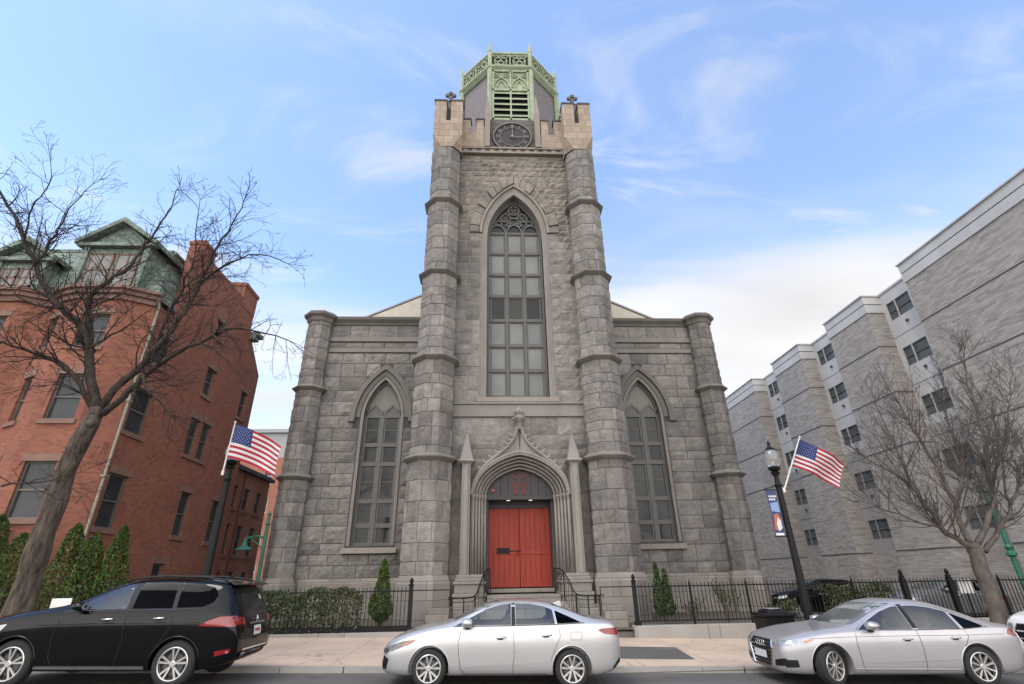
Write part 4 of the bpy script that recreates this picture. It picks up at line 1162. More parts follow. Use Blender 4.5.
# street front with a shallow bow of three facets (faces -Y)
front = [(-30.0, HY0), (-24.2, HY0), (-23.4, 18.35), (-20.2, 18.35), (-19.45, HY0), (-19.15, HY0), (-18.35, 18.30), (-17.75, 18.10), (-16.05, 18.14), (-15.0, HY0)]
fw = MB()
def facet_wall(p, q, holes):
    uu = (Vector((q[0], q[1], 0)) - Vector((p[0], p[1], 0))); L = uu.length
    wall_holes(fw, Vector((p[0], p[1], 0)), uu, L, eave + .25, holes, .16)
    return Vector((p[0], p[1], 0)), uu
lv = ((3.95, 5.85), (7.35, 9.1), (10.25, 11.65))
win = []
for i, (p, q) in enumerate(zip(front, front[1:])):
    L = math.hypot(q[0] - p[0], q[1] - p[1]); hs = []
    if i == 7: hs = [(.42, 1.48, a, b) for a, b in lv]
    elif i == 5: hs = [(.17, .82, a, b) for a, b in lv]
    elif i == 2: hs = [(2.0, 3.0, a, b) for a, b in lv] + [(.3, 1.25, a, b) for a, b in lv]
    elif i == 0: hs = [(3.2, 4.2, a, b) for a, b in lv]
    o_, u_ = facet_wall(p, q, hs)
    win += [(o_, u_, h) for h in hs]
fw.build('front_wall', 'brick_red', th)
for o_, u_, h in win: sash(th, o_, u_, *h)
cor = MB()
for d0, d1, z0, z1 in ((0, .10, eave - .1, eave + .12), (0, .22, eave + .121, eave + .30), (0, .34, eave + .301, eave + .42)):
    for p, q in zip(front, front[1:]):
        uu = Vector((q[0] - p[0], q[1] - p[1], 0)); obox(cor, (p[0], p[1], 0), uu, -.03, uu.length + .03, -.05, d1, z0, z1)
cor.build('cornice', 'brownstone', th)
# copper mansard
mn = MB()
y0, z0, z1 = 18.7, eave + .35, 16.1
ft = [(-30, 20.1), (-16.3, 20.1)]
mn.add([(-30, y0, z0), (-15.15, y0, z0), (-15.15, 28.0, z0), (-16.25, 28.0, z1), (-16.25, 20.3, z1), (-30, 20.3, z1), (-30, 28, z1), (-15.6, 19.3, 14.5), (-30, 19.3, 14.5), (-15.6, 28, 14.5)],
       [(0, 1, 7, 8), (8, 7, 4, 5), (1, 2, 9, 7), (7, 9, 3, 4), (5, 4, 3, 6)])
mn.build('roof', 'verdigris', th)
mn = MB()
mn.tube([(-16.25, 20.3, z1), (-16.25, 24.2, z1)], .13, 6); mn.tube([(-30, 20.3, z1), (-16.25, 20.3, z1)], .13, 6)
mn.build('roof_curb', 'verdigris', th)
def dormer(xc, hw, zb, zt, zp, y0):
    d = MB()
    d.prism([(xc - hw, zb), (xc + hw, zb), (xc + hw, zt), (xc, zp - .1), (xc - hw, zt)], 'y', y0 + .02, y0 + 3.2)
    do = d.build('dormer', 'verdigris', th)
    c = MB()
    for sx in (-1, 1):
        c.prism([(xc + sx * (hw + .35), zt - .1), (xc + sx * (hw + .35), zt + .1), (xc, zp + .12), (xc, zp - .12)], 'y', y0 - .3, y0 + 3.2)
    c.box(xc - hw - .3, xc + hw + .3, y0 - .22, y0 + .0, zt - .16, zt - .0)
    c.box(xc - hw - .02, xc - hw + .2, y0 - .1, y0 + .02, zb, zt - .16); c.box(xc + hw - .2, xc + hw + .02, y0 - .1, y0 + .02, zb, zt - .16)
    c.build('pediment', 'verdigris', do)
    n = 2; bw = (2 * hw - .5) / n
    for i in range(n):
        a = xc - hw + .25 + i * bw + .06; b = a + bw - .12
        f = MB(); zz = zt - .45; z2 = zb + .35
        for p, q, r, s_ in ((a, a + .07, z2, zz), (b - .07, b, z2, zz), (a, b, z2, z2 + .07), (a, b, zz - .07, zz), (a, b, (z2 + zz) / 2 - .035, (z2 + zz) / 2 + .035), ((a + b) / 2 - .025, (a + b) / 2 + .025, z2, zz)):
            f.box(p, q, y0 - .04, y0 + .03, r, s_)
        f.box(a + .05, b - .05, y0 - .012, y0 + .01, z2 + .05, zz - .05, 1)
        f.build('dormer_window', ['brownstone', 'glazing_pale'], do)
dormer(-17.3, 1.35, 12.8, 15.25, 16.45, 18.55)
dormer(-21.0, 1.0, 12.8, 14.5, 15.4, 18.6)
cm = MB()
cm.box(-15.75, -15.03, 20.5, 21.5, 13.0, 16.75); cm.box(-15.8, -14.98, 20.45, 21.55, 16.75, 16.92); cm.box(-15.7, -15.08, 20.55, 21.45, 16.92, 17.05)
cm.build('chimney', 'brick_red', th)
cm = MB()
cm.box(-15.7, -14.97, 24.7, 26.28, 15.8, 17.0); cm.box(-15.75, -14.92, 24.65, 26.33, 17.0, 17.2)
cm.build('chimney', 'brick_red', th)
b_ = MB(); b_.box(-15.1, -14.7, 26.35, 26.9, 14.5, 14.75); b_.box(-15.1, -14.55, 26.4, 27.1, 14.75, 14.95); b_.build('eave_bracket', 'verdigris', th)
mb = MB(); mb.tube([(-14.93, 18.68, .5), (-14.93, 18.68, 12.3), (-15.0, 18.6, 12.55)], .05, 8)
for z in (2.6, 5.4, 8.2, 11): mb.box(-15.02, -14.85, 18.6, 18.77, z, z + .06)
mb.build('drainpipe', 'pipe_cream', th)

# lower brick row behind it
lr = thing('brick_rear_house', 'low brown brick row house with small windows behind the red townhouse', 'house', (-17, 31.5, 0))
O = Vector((-15.6, 28.75, 0)); u = Vector((0, 1, 0))
hs = []
for a0 in (.55, 2.1, 3.75):
    hs += [(a0, a0 + .75, 1.0, 2.45), (a0, a0 + .75, 3.3, 4.85), (a0, a0 + .75, 5.7, 6.9)]
mb = MB(); wall_holes(mb, O, u, 5.4, 7.75, hs, .14)
mb.add([(-15.6, 34.15, 0), (-24, 34.15, 0), (-24, 34.15, 7.75), (-15.6, 34.15, 7.75)], [(0, 1, 2, 3)])
mb.add([(-24, 28.75, 0), (-15.6, 28.75, 0), (-15.6, 28.75, 7.75), (-24, 28.75, 7.75)], [(0, 1, 2, 3)])
mb.build('wall', 'brick_brown', lr)
for h in hs: sash(lr, O, u, *h, depth=.14, lintel=False)
mb = MB(); mb.box(-24, -15.35, 28.6, 34.3, 7.76, 7.95); mb.box(-24, -15.5, 28.7, 34.2, 7.95, 8.05); mb.build('roof', 'dark_slab', lr)
mb = MB(); mb.tube([(-15.52, 30.55, .4), (-15.52, 30.55, 7.7)], .06, 6); mb.build('drainpipe', 'pipe_red', lr)

# taller block far behind, seen between the row house and the church
fb = thing('apartment_block', 'distant salmon brick apartment block with set-back grey top floor', 'building', (-32, 62, 0))
O = Vector((-46, 56, 0)); u = Vector((1, 0, 0)); hs = []
for i in range(11):
    for z in (2.0, 5.2, 8.4, 11.4): hs.append((1.0 + i * 2.15, 2.0 + i * 2.15, z, z + 1.6))
mb = MB(); wall_holes(mb, O, u, 24, 14.2, hs, .15)
mb.add([(-22, 56, 0), (-22, 72, 0), (-22, 72, 14.2), (-22, 56, 14.2)], [(0, 1, 2, 3)]); mb.add([(-46, 56, 14.2), (-22, 56, 14.2), (-22, 72, 14.2), (-46, 72, 14.2)], [(0, 1, 2, 3)])
mb.build('wall', 'brick_salmon', fb)
mb = MB(); mb.box(-46, -22.5, 57, 71, 14.2, 17.2); mb.box(-46.3, -22.2, 56.7, 71.3, 17.2, 17.6); mb.build('top_floor', 'grey_panel', fb)
mb = MB(); mb.box(-46, -21.98, 55.96, 56.0, .2, 1.5); mb.build('ground_floor', 'tan_stone', fb)
for h in hs[::1]:
    sash(fb, O, u, *h, depth=.12, frame='white_paint', sill=None)

# ------------------------------------------------------------------ grey block apartment building on the right
rb = thing('grey_apartment_building', 'long five storey grey block apartment building with white panel bays on the right', 'building', (30, 30, 0))
BX, RX = 22.0, 23.1
zw, zt = 16.35, 17.55
blocks = [(9.0, 23.0, 17.72), (26.25, 30.0, zt), (33.4, 37.15, zt), (40.65, 47.2, zt), (50.5, 54.5, zt), (58, 62, zt)]
for (y0, y1, top) in blocks:
    mb = MB(); mb.box(BX, 40, y0, y1, -.4, top - 1.2)
    o = mb.build('wall_block', 'block_grey', rb)
    p = MB(); p.box(BX - .05, 40.05, y0 - .05, y1 + .05, top - 1.2, top - .66); p.box(BX - .05, 40.05, y0 - .05, y1 + .05, top - .60, top - .08)
    p.box(BX - .12, 40.1, y0 - .12, y1 + .12, top - .08, top)
    p.build('parapet', 'panel_white', o)
    j = MB(); j.box(BX - .0, 40, y0 + .0, y1 - .0, top - .67, top - .59); j.build('joint', 'joint_dark', o)
    for z in (14.05, 11.2, 8.3, 2.93):
        j = MB(); j.prism([(BX - .018, y0 - .018), (30, y0 - .018), (30, y0 + .02), (BX + .02, y0 + .02), (BX + .02, y1 + .018), (BX - .018, y1 + .018)], 'z', z, z + .06)
        j.build('joint', 'joint_dark', o)
# recessed bays of white panels, each with one column of windows
for (y0, y1) in ((23.0, 26.25), (30.0, 33.4), (37.15, 40.65), (47.2, 50.5), (54.5, 58)):
    O = Vector((RX, y1, 0)); u = Vector((0, -1, 0)); L = y1 - y0; hs = []
    for z in (4.85, 7.8, 10.8, 13.8, 16.75):
        hs.append((.30, .95, z - 1.12, z)); hs.append((1.0, 2.05, z - 1.12, z))
    mb = MB(); wall_holes(mb, O + Vector((0, 0, 9.2)), u, L, 8.3, [(h[0], h[1], h[2] - 9.2, h[3] - 9.2) for h in hs if h[2] > 9.2], .12)
    lo_ = MB(); wall_holes(lo_, O, u, L, 9.2, [h for h in hs if h[2] < 9.2], .12)
    mb.box(RX - .06, 40, y0, y1, 17.5, 17.62)
    o = mb.build('panel_bay', 'panel_white', rb)
    lo_.build('lower_bay', 'panel_grey', rb)
    for z in (5.6, 8.55, 11.55, 14.55):
        j = MB(); obox(j, O, u, 0, L, -.01, .008, z, z + .03); j.build('joint', 'joint_dark', o)
    for z in (6.2, 9.2, 12.2, 15.1):
        j = MB(); obox(j, O, u, 1.3, 1.45, -.01, .1, z, z + .12); j.build('vent', 'joint_dark', o)
    st = MB(); obox(st, O, u, 0, L, -.02, .06, -.4, 3.0); st.build('plinth', 'block_grey', o)
    for h in hs: sash(rb, O, u, *h, depth=.1, frame='window_frame', pane='modern_glass', sill=None)

# ------------------------------------------------------------------ leaves, trees, hedges
def leaves(mb, rng, pts, size, mi=0, up=0.0, aspect=1.8):
    for p in pts:
        d = Vector((rng.gauss(0, 1), rng.gauss(0, 1), rng.gauss(0, 1) + up)).normalized()
        e = d.cross(Vector((rng.gauss(0, 1), rng.gauss(0, 1), rng.gauss(0, 1)))).normalized()
        s = size * rng.uniform(.6, 1.4); p = Vector(p); nn = d.cross(e) * s * .25
        a = p - e * s / aspect / 2; b = p + d * s * .55 + nn; c = p + e * s / aspect / 2; f = p - d * s * .55 + nn
        mb.add([f, c, b, a], [(0, 1, 2, 3)], mi)

def limb_points(P, seg=.28, jit=.03, rng=random):
    P = [Vector(p) for p in P]; out = []
    n = len(P) - 1
    for i in range(n):
        p0, p1, p2, p3 = P[max(i - 1, 0)], P[i], P[i + 1], P[min(i + 2, n)]
        k = max(2, int((p2 - p1).length / seg))
        for j in range(k):
            t = j / k
            q = .5 * (2 * p1 + (p2 - p0) * t + (2 * p0 - 5 * p1 + 4 * p2 - p3) * t * t + (-p0 + 3 * p1 - 3 * p2 + p3) * t ** 3)
            out.append(q + Vector((rng.gauss(0, jit), rng.gauss(0, jit), rng.gauss(0, jit))))
    out.append(P[-1]); return out

def twig(mb, rng, p, d, L, r, lvl, up, crook, mi, dens):
    n = max(3, int(L / .17)); pts = [p]; q = p.copy(); dd = d.normalized()
    for i in range(n):
        dd = (dd + Vector((rng.gauss(0, crook), rng.gauss(0, crook), rng.gauss(0, crook) + up * .10))).normalized()
        q = q + dd * (L / n); pts.append(q.copy())
    rad = [r + (max(.0052, r * .25) - r) * i / n for i in range(n + 1)]
    mb.tube(pts, rad, 5 if r > .03 else (4 if r > .014 else 3), mi, cap=False)
    if lvl <= 0: return
    k = max(1, int(L * dens * rng.uniform(.8, 1.25)))
    for j in range(k):
        t = rng.uniform(.12, .98); i = min(int(t * n), n - 1)
        bp = pts[i] + (pts[i + 1] - pts[i]) * (t * n - i); bd = (pts[i + 1] - pts[i]).normalized()
        side = bd.cross(Vector((rng.gauss(0, 1), rng.gauss(0, 1), rng.gauss(0, 1)))).normalized()
        ang = rng.uniform(.5, 1.05)
        nd = bd * math.cos(ang) + side * math.sin(ang); nd.z += up * .25
        twig(mb, rng, bp, nd, L * rng.uniform(.32, .62) * (1.1 - .4 * t), rad[i] * rng.uniform(.45, .65), lvl - 1, up, crook, mi, dens)

def bare_tree(name, label, loc, limbs, bark, twm, seed, dens, up, crook, tl, thin=.6, group=None, lv=3, twd=3.0):
    rng = random.Random(seed); t = thing(name, label, 'tree', loc, group=group)
    tr = MB(); P, r0, r1 = limbs[0]; k_ = .66 if bark == 'bark_dark' else .82; r0, r1 = r0 * k_, r1 * k_
    pts = limb_points(P, .3, .02, rng); n = len(pts) - 1
    rad = [(r0 + (r1 - r0) * i / n) * (1 + .07 * math.sin(i * 1.7)) * (1 + .14 * max(0, 1 - i / 2.2)) for i in range(n + 1)]
    tr.tube(pts, rad, 16)
    top = pts[-1]
    tr.lathe([(.05, -r1 * .9), (r1 * .95, -.1), (r1 * .9, r1 * .5), (.02, r1 * 1.1)], 12, tuple(top))
    for k in range(3):
        i = rng.randint(3, n - 1); a = rng.uniform(0, 6.28); kn = Vector((math.cos(a), math.sin(a), 0)) * rad[i] * .9
        tr.lathe([(.02, -.14), (.1, -.08), (.12, 0), (.08, .09), (.02, .12)], 8, tuple(pts[i] + kn))
    tro = tr.build('trunk', 'bark_trunk' if bark == 'bark_dark' else bark, t, smooth=True)
    lm = MB(); tw = MB()
    for P, r0, r1 in limbs[1:]:
        r0, r1 = r0 * thin, r1 * thin
        pts = limb_points(P, .26, .028, rng); n = len(pts) - 1
        rad = [(r1 + (r0 - r1) * (1 - i / n) ** 1.15) * rng.uniform(.94, 1.08) for i in range(n + 1)]
        lm.tube(pts, rad, 9)
        length = sum((b - a).length for a, b in zip(pts, pts[1:]))
        k = int(length * dens)
        for j in range(k):
            tt = rng.uniform(.10, 1.0) ** .85; i = min(int(tt * n), n - 1)
            bd = (pts[i + 1] - pts[i]).normalized()
            sd_ = bd.cross(Vector((rng.gauss(0, 1), rng.gauss(0, 1), rng.gauss(0, 1)))).normalized()
            ang = rng.uniform(.5, 1.15); nd = bd * math.cos(ang) + sd_ * math.sin(ang); nd.z += up * .3
            twig(tw, rng, pts[i], nd, tl * rng.uniform(.45, 1.15) * (1.15 - .55 * tt), min(rad[i] * .5, .028) * rng.uniform(.5, 1.0) + .003, lv, up, crook, 0, twd)
        bd = (pts[-1] - pts[-2]).normalized()
        for _ in range(3):
            twig(tw, rng, pts[-1], bd + Vector((rng.gauss(0, .35), rng.gauss(0, .35), rng.gauss(0, .35))), tl * .45, rad[-1] * .9, lv, up, crook, 0, twd)
    lm.build('limb', bark, tro, smooth=True)
    c = tw.build('crown', twm, t, smooth=True)
    return t

LEFT = [
    ([(-12.11, 13.60, 1.03), (-12.18, 13.58, 1.85), (-12.15, 13.56, 2.77), (-12.14, 13.54, 4.25), (-12.06, 13.52, 5.35), (-11.90, 13.50, 6.16)], 0.42, 0.3)  ,
    ([(-11.88, 13.50, 6.11), (-12.24, 13.41, 7.05), (-12.57, 13.32, 7.92), (-12.97, 13.23, 8.66), (-13.58, 13.14, 9.16), (-14.15, 13.05, 9.70), (-14.70, 12.96, 10.54), (-15.24, 12.87, 11.33), (-15.89, 12.78, 12.30), (-16.48, 12.69, 13.07), (-16.99, 12.60, 13.79)], 0.24, 0.05)  ,
    ([(-11.90, 13.50, 6.16), (-12.42, 13.30, 6.90), (-12.97, 13.10, 7.37), (-13.34, 12.90, 7.52), (-13.79, 12.70, 7.70), (-14.15, 12.50, 7.69), (-14.63, 12.30, 7.74)], 0.15, 0.03)  ,
    ([(-12.59, 13.40, 7.89), (-12.95, 13.52, 8.81), (-13.33, 13.64, 9.54), (-13.32, 13.76, 10.14), (-13.04, 13.88, 10.73), (-12.79, 14.00, 11.26), (-12.68, 14.12, 12.06), (-12.61, 14.24, 12.80), (-12.53, 14.36, 13.50), (-12.61, 14.48, 14.31), (-12.60, 14.60, 15.07)], 0.17, 0.02)  ,
    ([(-11.82, 13.50, 6.22), (-11.65, 13.58, 6.88), (-11.32, 13.66, 7.42), (-11.00, 13.74, 8.28), (-10.66, 13.82, 9.22), (-10.45, 13.90, 10.25), (-10.42, 13.98, 11.13), (-10.30, 14.06, 12.05), (-10.14, 14.14, 12.94), (-10.02, 14.22, 13.78), (-9.97, 14.30, 14.58)], 0.19, 0.02)  ,
    ([(-11.75, 13.50, 6.11), (-11.33, 13.44, 6.48), (-10.88, 13.38, 7.16), (-10.30, 13.31, 7.62), (-9.57, 13.25, 8.15), (-8.89, 13.19, 8.47), (-8.14, 13.12, 8.47), (-7.37, 13.06, 8.26), (-6.84, 13.00, 8.04)], 0.17, 0.02)  ,
    ([(-10.57, 14.10, 10.45), (-10.15, 14.00, 10.99), (-9.61, 13.90, 11.31), (-9.03, 13.80, 11.48), (-8.35, 13.70, 11.42), (-7.68, 13.60, 11.06)], 0.08, 0.015)  ,
    ([(-14.58, 12.90, 10.43), (-14.66, 13.08, 11.20), (-14.78, 13.26, 12.32), (-14.85, 13.44, 13.20), (-14.85, 13.62, 13.95), (-14.71, 13.80, 14.56)], 0.09, 0.015)  ,
    ([(-11.15, 14.00, 8.49), (-11.10, 13.87, 9.24), (-10.86, 13.73, 9.93), (-10.64, 13.60, 10.80), (-10.61, 13.47, 11.69), (-10.75, 13.33, 12.53), (-10.73, 13.20, 13.24)], 0.09, 0.015)  ,
    ([(-13.35, 12.90, 9.03), (-13.80, 12.72, 8.99), (-14.28, 12.55, 9.21), (-14.72, 12.38, 9.61), (-15.10, 12.20, 9.89)], 0.07, 0.012)  ,
    ([(-10.83, 13.30, 7.13), (-10.39, 13.13, 6.60), (-9.79, 12.97, 6.18), (-9.30, 12.80, 5.73)], 0.07, 0.012)  ,
    ([(-12.55, 13.30, 7.91), (-12.36, 13.48, 8.31), (-12.15, 13.65, 8.72), (-11.91, 13.82, 9.07), (-11.75, 14.00, 9.58)], 0.08, 0.015)  ,
    ([(-15.38, 13.00, 11.42), (-15.40, 12.85, 12.25), (-15.11, 12.70, 12.91), (-15.00, 12.55, 13.58), (-15.20, 12.40, 14.27)], 0.06, 0.012)  ,
    ([(-13.07, 12.90, 4.15), (-12.32, 12.80, 4.20), (-11.55, 12.70, 4.22), (-11.03, 12.60, 4.11)], 0.05, 0.01)  ,
]
RIGHT = [
    ([(11.96, 14.40, 0.06), (12.08, 14.40, 0.68), (12.14, 14.40, 1.31), (12.15, 14.40, 1.92), (12.13, 14.40, 2.47)], 0.27, 0.22)  ,
    ([(12.13, 14.40, 2.47), (11.64, 14.33, 2.76), (11.24, 14.26, 2.99), (11.14, 14.19, 3.41), (10.82, 14.11, 3.89), (10.40, 14.04, 4.32), (9.93, 13.97, 4.65), (9.43, 13.90, 4.92)], 0.15, 0.03)  ,
    ([(12.05, 14.40, 2.55), (12.05, 14.46, 3.00), (12.16, 14.51, 3.63), (12.19, 14.57, 4.34), (12.07, 14.63, 5.09), (11.89, 14.69, 5.95), (11.76, 14.74, 6.81), (11.61, 14.80, 7.58)], 0.13, 0.02)  ,
    ([(12.28, 14.40, 2.55), (12.73, 14.38, 3.09), (13.19, 14.35, 3.73), (13.45, 14.32, 4.58), (13.63, 14.30, 5.46), (13.78, 14.28, 6.46), (13.82, 14.25, 7.21), (13.92, 14.22, 7.98), (14.08, 14.20, 8.76)], 0.15, 0.015)  ,
    ([(12.37, 14.40, 2.37), (13.17, 14.48, 2.93), (13.82, 14.56, 3.53), (14.41, 14.64, 4.10), (15.00, 14.72, 4.64), (15.98, 14.80, 5.58)], 0.13, 0.02)  ,
    ([(12.05, 14.40, 3.61), (12.50, 14.32, 4.35), (12.63, 14.24, 5.15), (12.61, 14.16, 5.89), (12.66, 14.08, 6.65), (12.82, 14.00, 7.55)], 0.09, 0.015)  ,
    ([(13.40, 14.40, 4.30), (14.20, 14.55, 5.06), (15.04, 14.70, 6.03), (15.74, 14.85, 7.08), (16.55, 15.00, 8.20)], 0.08, 0.012)  ,
    ([(10.90, 14.20, 3.90), (10.63, 14.05, 4.55), (10.42, 13.90, 5.38), (10.19, 13.75, 6.09), (10.03, 13.60, 6.65)], 0.06, 0.01)  ,
    ([(11.19, 14.20, 2.99), (10.57, 14.10, 3.09), (10.01, 14.00, 3.32), (9.42, 13.90, 3.50), (9.00, 13.80, 3.70)], 0.06, 0.01)  ,
    ([(13.75, 14.40, 3.60), (13.97, 14.50, 4.31), (14.32, 14.60, 5.23), (14.69, 14.70, 6.20), (15.07, 14.80, 7.23)], 0.06, 0.01)  ,
]
bare_tree('bare_tree', 'large leafless dark tree leaning in front of the red brick townhouse', (-12.11, 13.6, .4), LEFT, 'bark_dark', 'twig_dark', 3, 5.2, .18, .18, 1.75, .56, twd=3.6)
bare_tree('bare_tree', 'smaller leafless tree with fine upright twigs behind the silver sedan', (12.0, 14.4, -.1), RIGHT, 'bark_pale', 'twig_pale', 8, 9.0, .8, .07, 1.6, .58, twd=3.5)

def hedge(name, label, x0, x1, y0, y1, z0, z1, n, size, mats, seed, group=None):
    rng = random.Random(seed); o = thing(name, label, 'hedge', ((x0 + x1) / 2, (y0 + y1) / 2, z0), group=group)
    mb = MB(); nmat = len(mats)
    for i in range(n):
        x = rng.uniform(x0, x1); y = y0 + (y1 - y0) * rng.random(); z = z0 + (z1 - z0) * rng.random() ** .8
        z += .09 * math.sin(x * 2.7) + .06 * math.sin(x * 6.1 + y) if z > z1 - .35 else 0
        if rng.random() < .6: y = y0 + abs(rng.gauss(0, .12))
        thinp = .5 + .5 * math.sin(x * 5.3 + 2.1 * math.sin(x * 1.7)) 
        if z < z0 + (z1 - z0) * (.35 + .4 * thinp) and rng.random() < .62: continue
        leaves(mb, rng, [(x, y, z)], size, 0 if rng.random() > .14 * (nmat > 1) + .2 * (nmat > 1) * (math.sin(x * 1.9) > .3) else 1)
    mb.build('foliage', mats, o)
    st = MB()
    for i in range(int((x1 - x0) * 13)):
        x = rng.uniform(x0, x1); y = rng.uniform(y0 + .1, y1); st.tube([(x, y, z0), (x + rng.gauss(0, .1), y + rng.gauss(0, .08), (z0 + z1) / 2), (x + rng.gauss(0, .2), y + rng.gauss(0, .12), z1 - .05)], [.016, .011, .004], 4)
    st.build('stem', 'twig_pale', o)
    return o
hedge('hedge', 'clipped dark green hedge behind the low black railing left of the church steps', -11.6, -5.35, 18.12, 18.95, .46, 1.66, 13000, .085, ['leaf_hedge', 'leaf_hedge_dry'], 4)

def conifer(name, label, x, y, z0, h, r, n, mats, seed, tops=1, group=None):
    rng = random.Random(seed); o = thing(name, label, 'conifer', (x, y, z0), group=group)
    mb = MB()
    for i in range(n):
        k = rng.randrange(tops); ox = (k - (tops - 1) / 2) * r * .75; hh = h * (1 - .13 * (k % 2))
        t = rng.random() ** 1.25
        rr = r * (.62 if tops > 1 else 1) * min(1.0, (t + .1) * 4) * (1 - t) ** .62 * (1 + .22 * math.sin(7 * t + k) * .5)
        a = rng.uniform(0, 2 * PI); q = rr * math.sqrt(rng.uniform(.45, 1.08))
        q *= 1 + .13 * math.sin(a * 3 + t * 9 + seed)
        p = (x + ox + q * math.cos(a), y + q * math.sin(a), z0 + .12 + t * hh)
        leaves(mb, rng, [p], .10, 0 if rng.random() > .35 else 1, up=1.6, aspect=2.6)
    mb.build('foliage', mats, o)
    st = MB(); st.tube([(x, y, z0 - .1), (x, y, z0 + h * .7)], [r * .14, .015], 6)
    for k in range(4):
        a = k * 1.6; st.tube([(x + .06 * math.cos(a), y + .06 * math.sin(a), z0 - .1), (x + r * .3 * math.cos(a), y + r * .3 * math.sin(a), z0 + h * .5)], [.022, .01], 5)
    st.build('trunk', 'twig_pale', o)
    return o
conifer('conifer', 'slim young conifer at the right end of the hedge, beside the tower buttress', -4.85, 18.95, .6, 1.85, .40, 3200, ['leaf_cedar', 'leaf_cedar_dark'], 1)
conifer('conifer', 'slim twin-topped conifer behind the railing right of the steps', 4.68, 18.95, .6, 1.6, .38, 3000, ['leaf_cedar_dark', 'leaf_cedar'], 2, tops=2)
EV = [(-16.9, 17.6, 3.6, .95, 'broad dark evergreen at the left edge, behind the black car bonnet'), (-15.75, 17.3, 3.0, 1.05, 'low evergreen just left of the leaning tree trunk'),
      (-14.35, 17.5, 3.3, .82, 'tall pointed evergreen just right of the leaning tree trunk'), (-13.65, 17.45, 3.0, .78, 'evergreen between two pointed evergreens by the brick townhouse'),
      (-12.95, 17.6, 3.2, .70, 'rightmost pointed evergreen against the brick townhouse wall')]
for i, (x, y, h, r, lab) in enumerate(EV):
    conifer('evergreen', lab, x, y, .3, h, r, 5200, ['leaf_cedar', 'leaf_cedar_dark'], 10 + i, group='evergreens in front of the townhouse')
hedge('hedge', 'low dark hedge in front of the evergreens, behind the black car', -18.5, -12.2, 16.6, 17.1, .3, 1.25, 4200, .10, ['leaf_hedge'], 9)

def shrub(label, x, y, z0, h, r, n, seed, bare=.5):
    rng = random.Random(seed); o = thing('shrub', label, 'shrub', (x, y, z0), group='shrubs behind the right railing')
    st = MB(); lf = MB()
    for i in range(9):
        a = rng.uniform(0, 6.28); q = r * rng.uniform(.3, 1)
        end = Vector((x + q * math.cos(a), y + q * math.sin(a) * .5, z0 + h * rng.uniform(.6, 1))); mid = Vector((x + q * .3 * math.cos(a), y, z0 + h * .45))
        st.tube([(x, y, z0), mid, end], [.02, .013, .005], 5)
        for _ in range(4):
            b = mid + (end - mid) * rng.random(); st.tube([b, b + Vector((rng.gauss(0, .12), rng.gauss(0, .1), rng.uniform(.02, .2)))], [.006, .003], 3)
        leaves(lf, rng, [mid + (end - mid) * rng.uniform(.2, 1.1) + Vector((rng.gauss(0, .1), rng.gauss(0, .1), rng.gauss(0, .1))) for _ in range(n // 9)], .085)
    st.build('stem', 'twig_pale', o); lf.build('foliage', 'leaf_shrub', o)
shrub('sparse low shrub behind the railing, right of the twin-topped conifer', 5.6, 18.8, .45, .75, .45, 170, 1)
shrub('sparse taller shrub with pale leaves in front of the right corner buttress', 6.75, 18.8, .45, 1.3, .55, 300, 2)
hedge('hedge', 'rounded olive bush behind the right railing beyond the lamp post', 12.35, 14.9, 21.6, 22.6, -.15, 1.45, 3000, .11, ['leaf_shrub', 'leaf_hedge'], 12)
hedge('hedge', 'low green bush at the foot of the right railing near the bin', 8.5, 9.5, 19.3, 19.9, .42, 1.02, 800, .10, ['leaf_shrub', 'leaf_hedge'], 13)

# ------------------------------------------------------------------ railings
def railing(label, x0, x1, zc, zt, posts, thick, bays, heavy=False, curb=None):
    o = thing('railing', label, 'railing', ((x0 + x1) / 2, 18.3, zc))
    if curb:
        c = MB()
        n = max(1, int((x1 - x0) / 2.6)); L = (x1 - x0 + .3) / n
        for i in range(n): c.box(x0 - .15 + i * L + .006, x0 - .15 + (i + 1) * L - .006, 18.12, 18.5, -.6, zc)
        c.build('curb', 'curb_stone', o, bevel=.015)
    for px in posts:
        p = MB(); w_ = .062 if px in thick else .03
        if px in thick:
            p.box(px - w_, px + w_, 18.3 - w_, 18.3 + w_, zc, zt + .1); p.box(px - w_ - .03, px + w_ + .03, 18.3 - w_ - .03, 18.3 + w_ + .03, zc, zc + .12)
            p.lathe([(.05, 0), (.09, .03), (.09, .06), (.04, .09), (.07, .15), (.06, .2), (.01, .27)], 10, (px, 18.3, zt + .1))
        else:
            p.box(px - w_, px + w_, 18.3 - w_, 18.3 + w_, zc, zt + .05); p.lathe([(.045, 0), (.02, .05), (.01, .12)], 6, (px, 18.3, zt + .05))
        p.build('post', 'iron', o)
    for a, b in bays:
        q = MB()
        q.box(a, b, 18.285, 18.315, zt - .05, zt - .01)
        if heavy: q.box(a, b, 18.2, 18.4, zc + .02, zc + .16)
        else: q.box(a, b, 18.285, 18.315, zc + .1, zc + .14)
        n = max(2, round((b - a) / .125))
        for i in range(1, n):
            x = a + (b - a) * i / n
            q.box(x - .009, x + .009, 18.291, 18.309, zc + .06, zt + .03); q.lathe([(.016, 0), (.002, .07)], 4, (x, 18.3, zt + .03))
        q.build('picket_panel', 'iron', o)
railing('black iron railing with a thick base rail along the hedge', -12.2, -3.80, .45, 1.62, [-12.2, -3.80], (-3.80, -12.2), [(-12.2, -8.1), (-8.1, -3.85)], heavy=True, curb=True)
xs = [3.54, 5.42, 7.34, 9.2, 11.0, 12.8, 14.45, 16.2, 18.0, 19.8, 21.6, 23.4, 25.2]
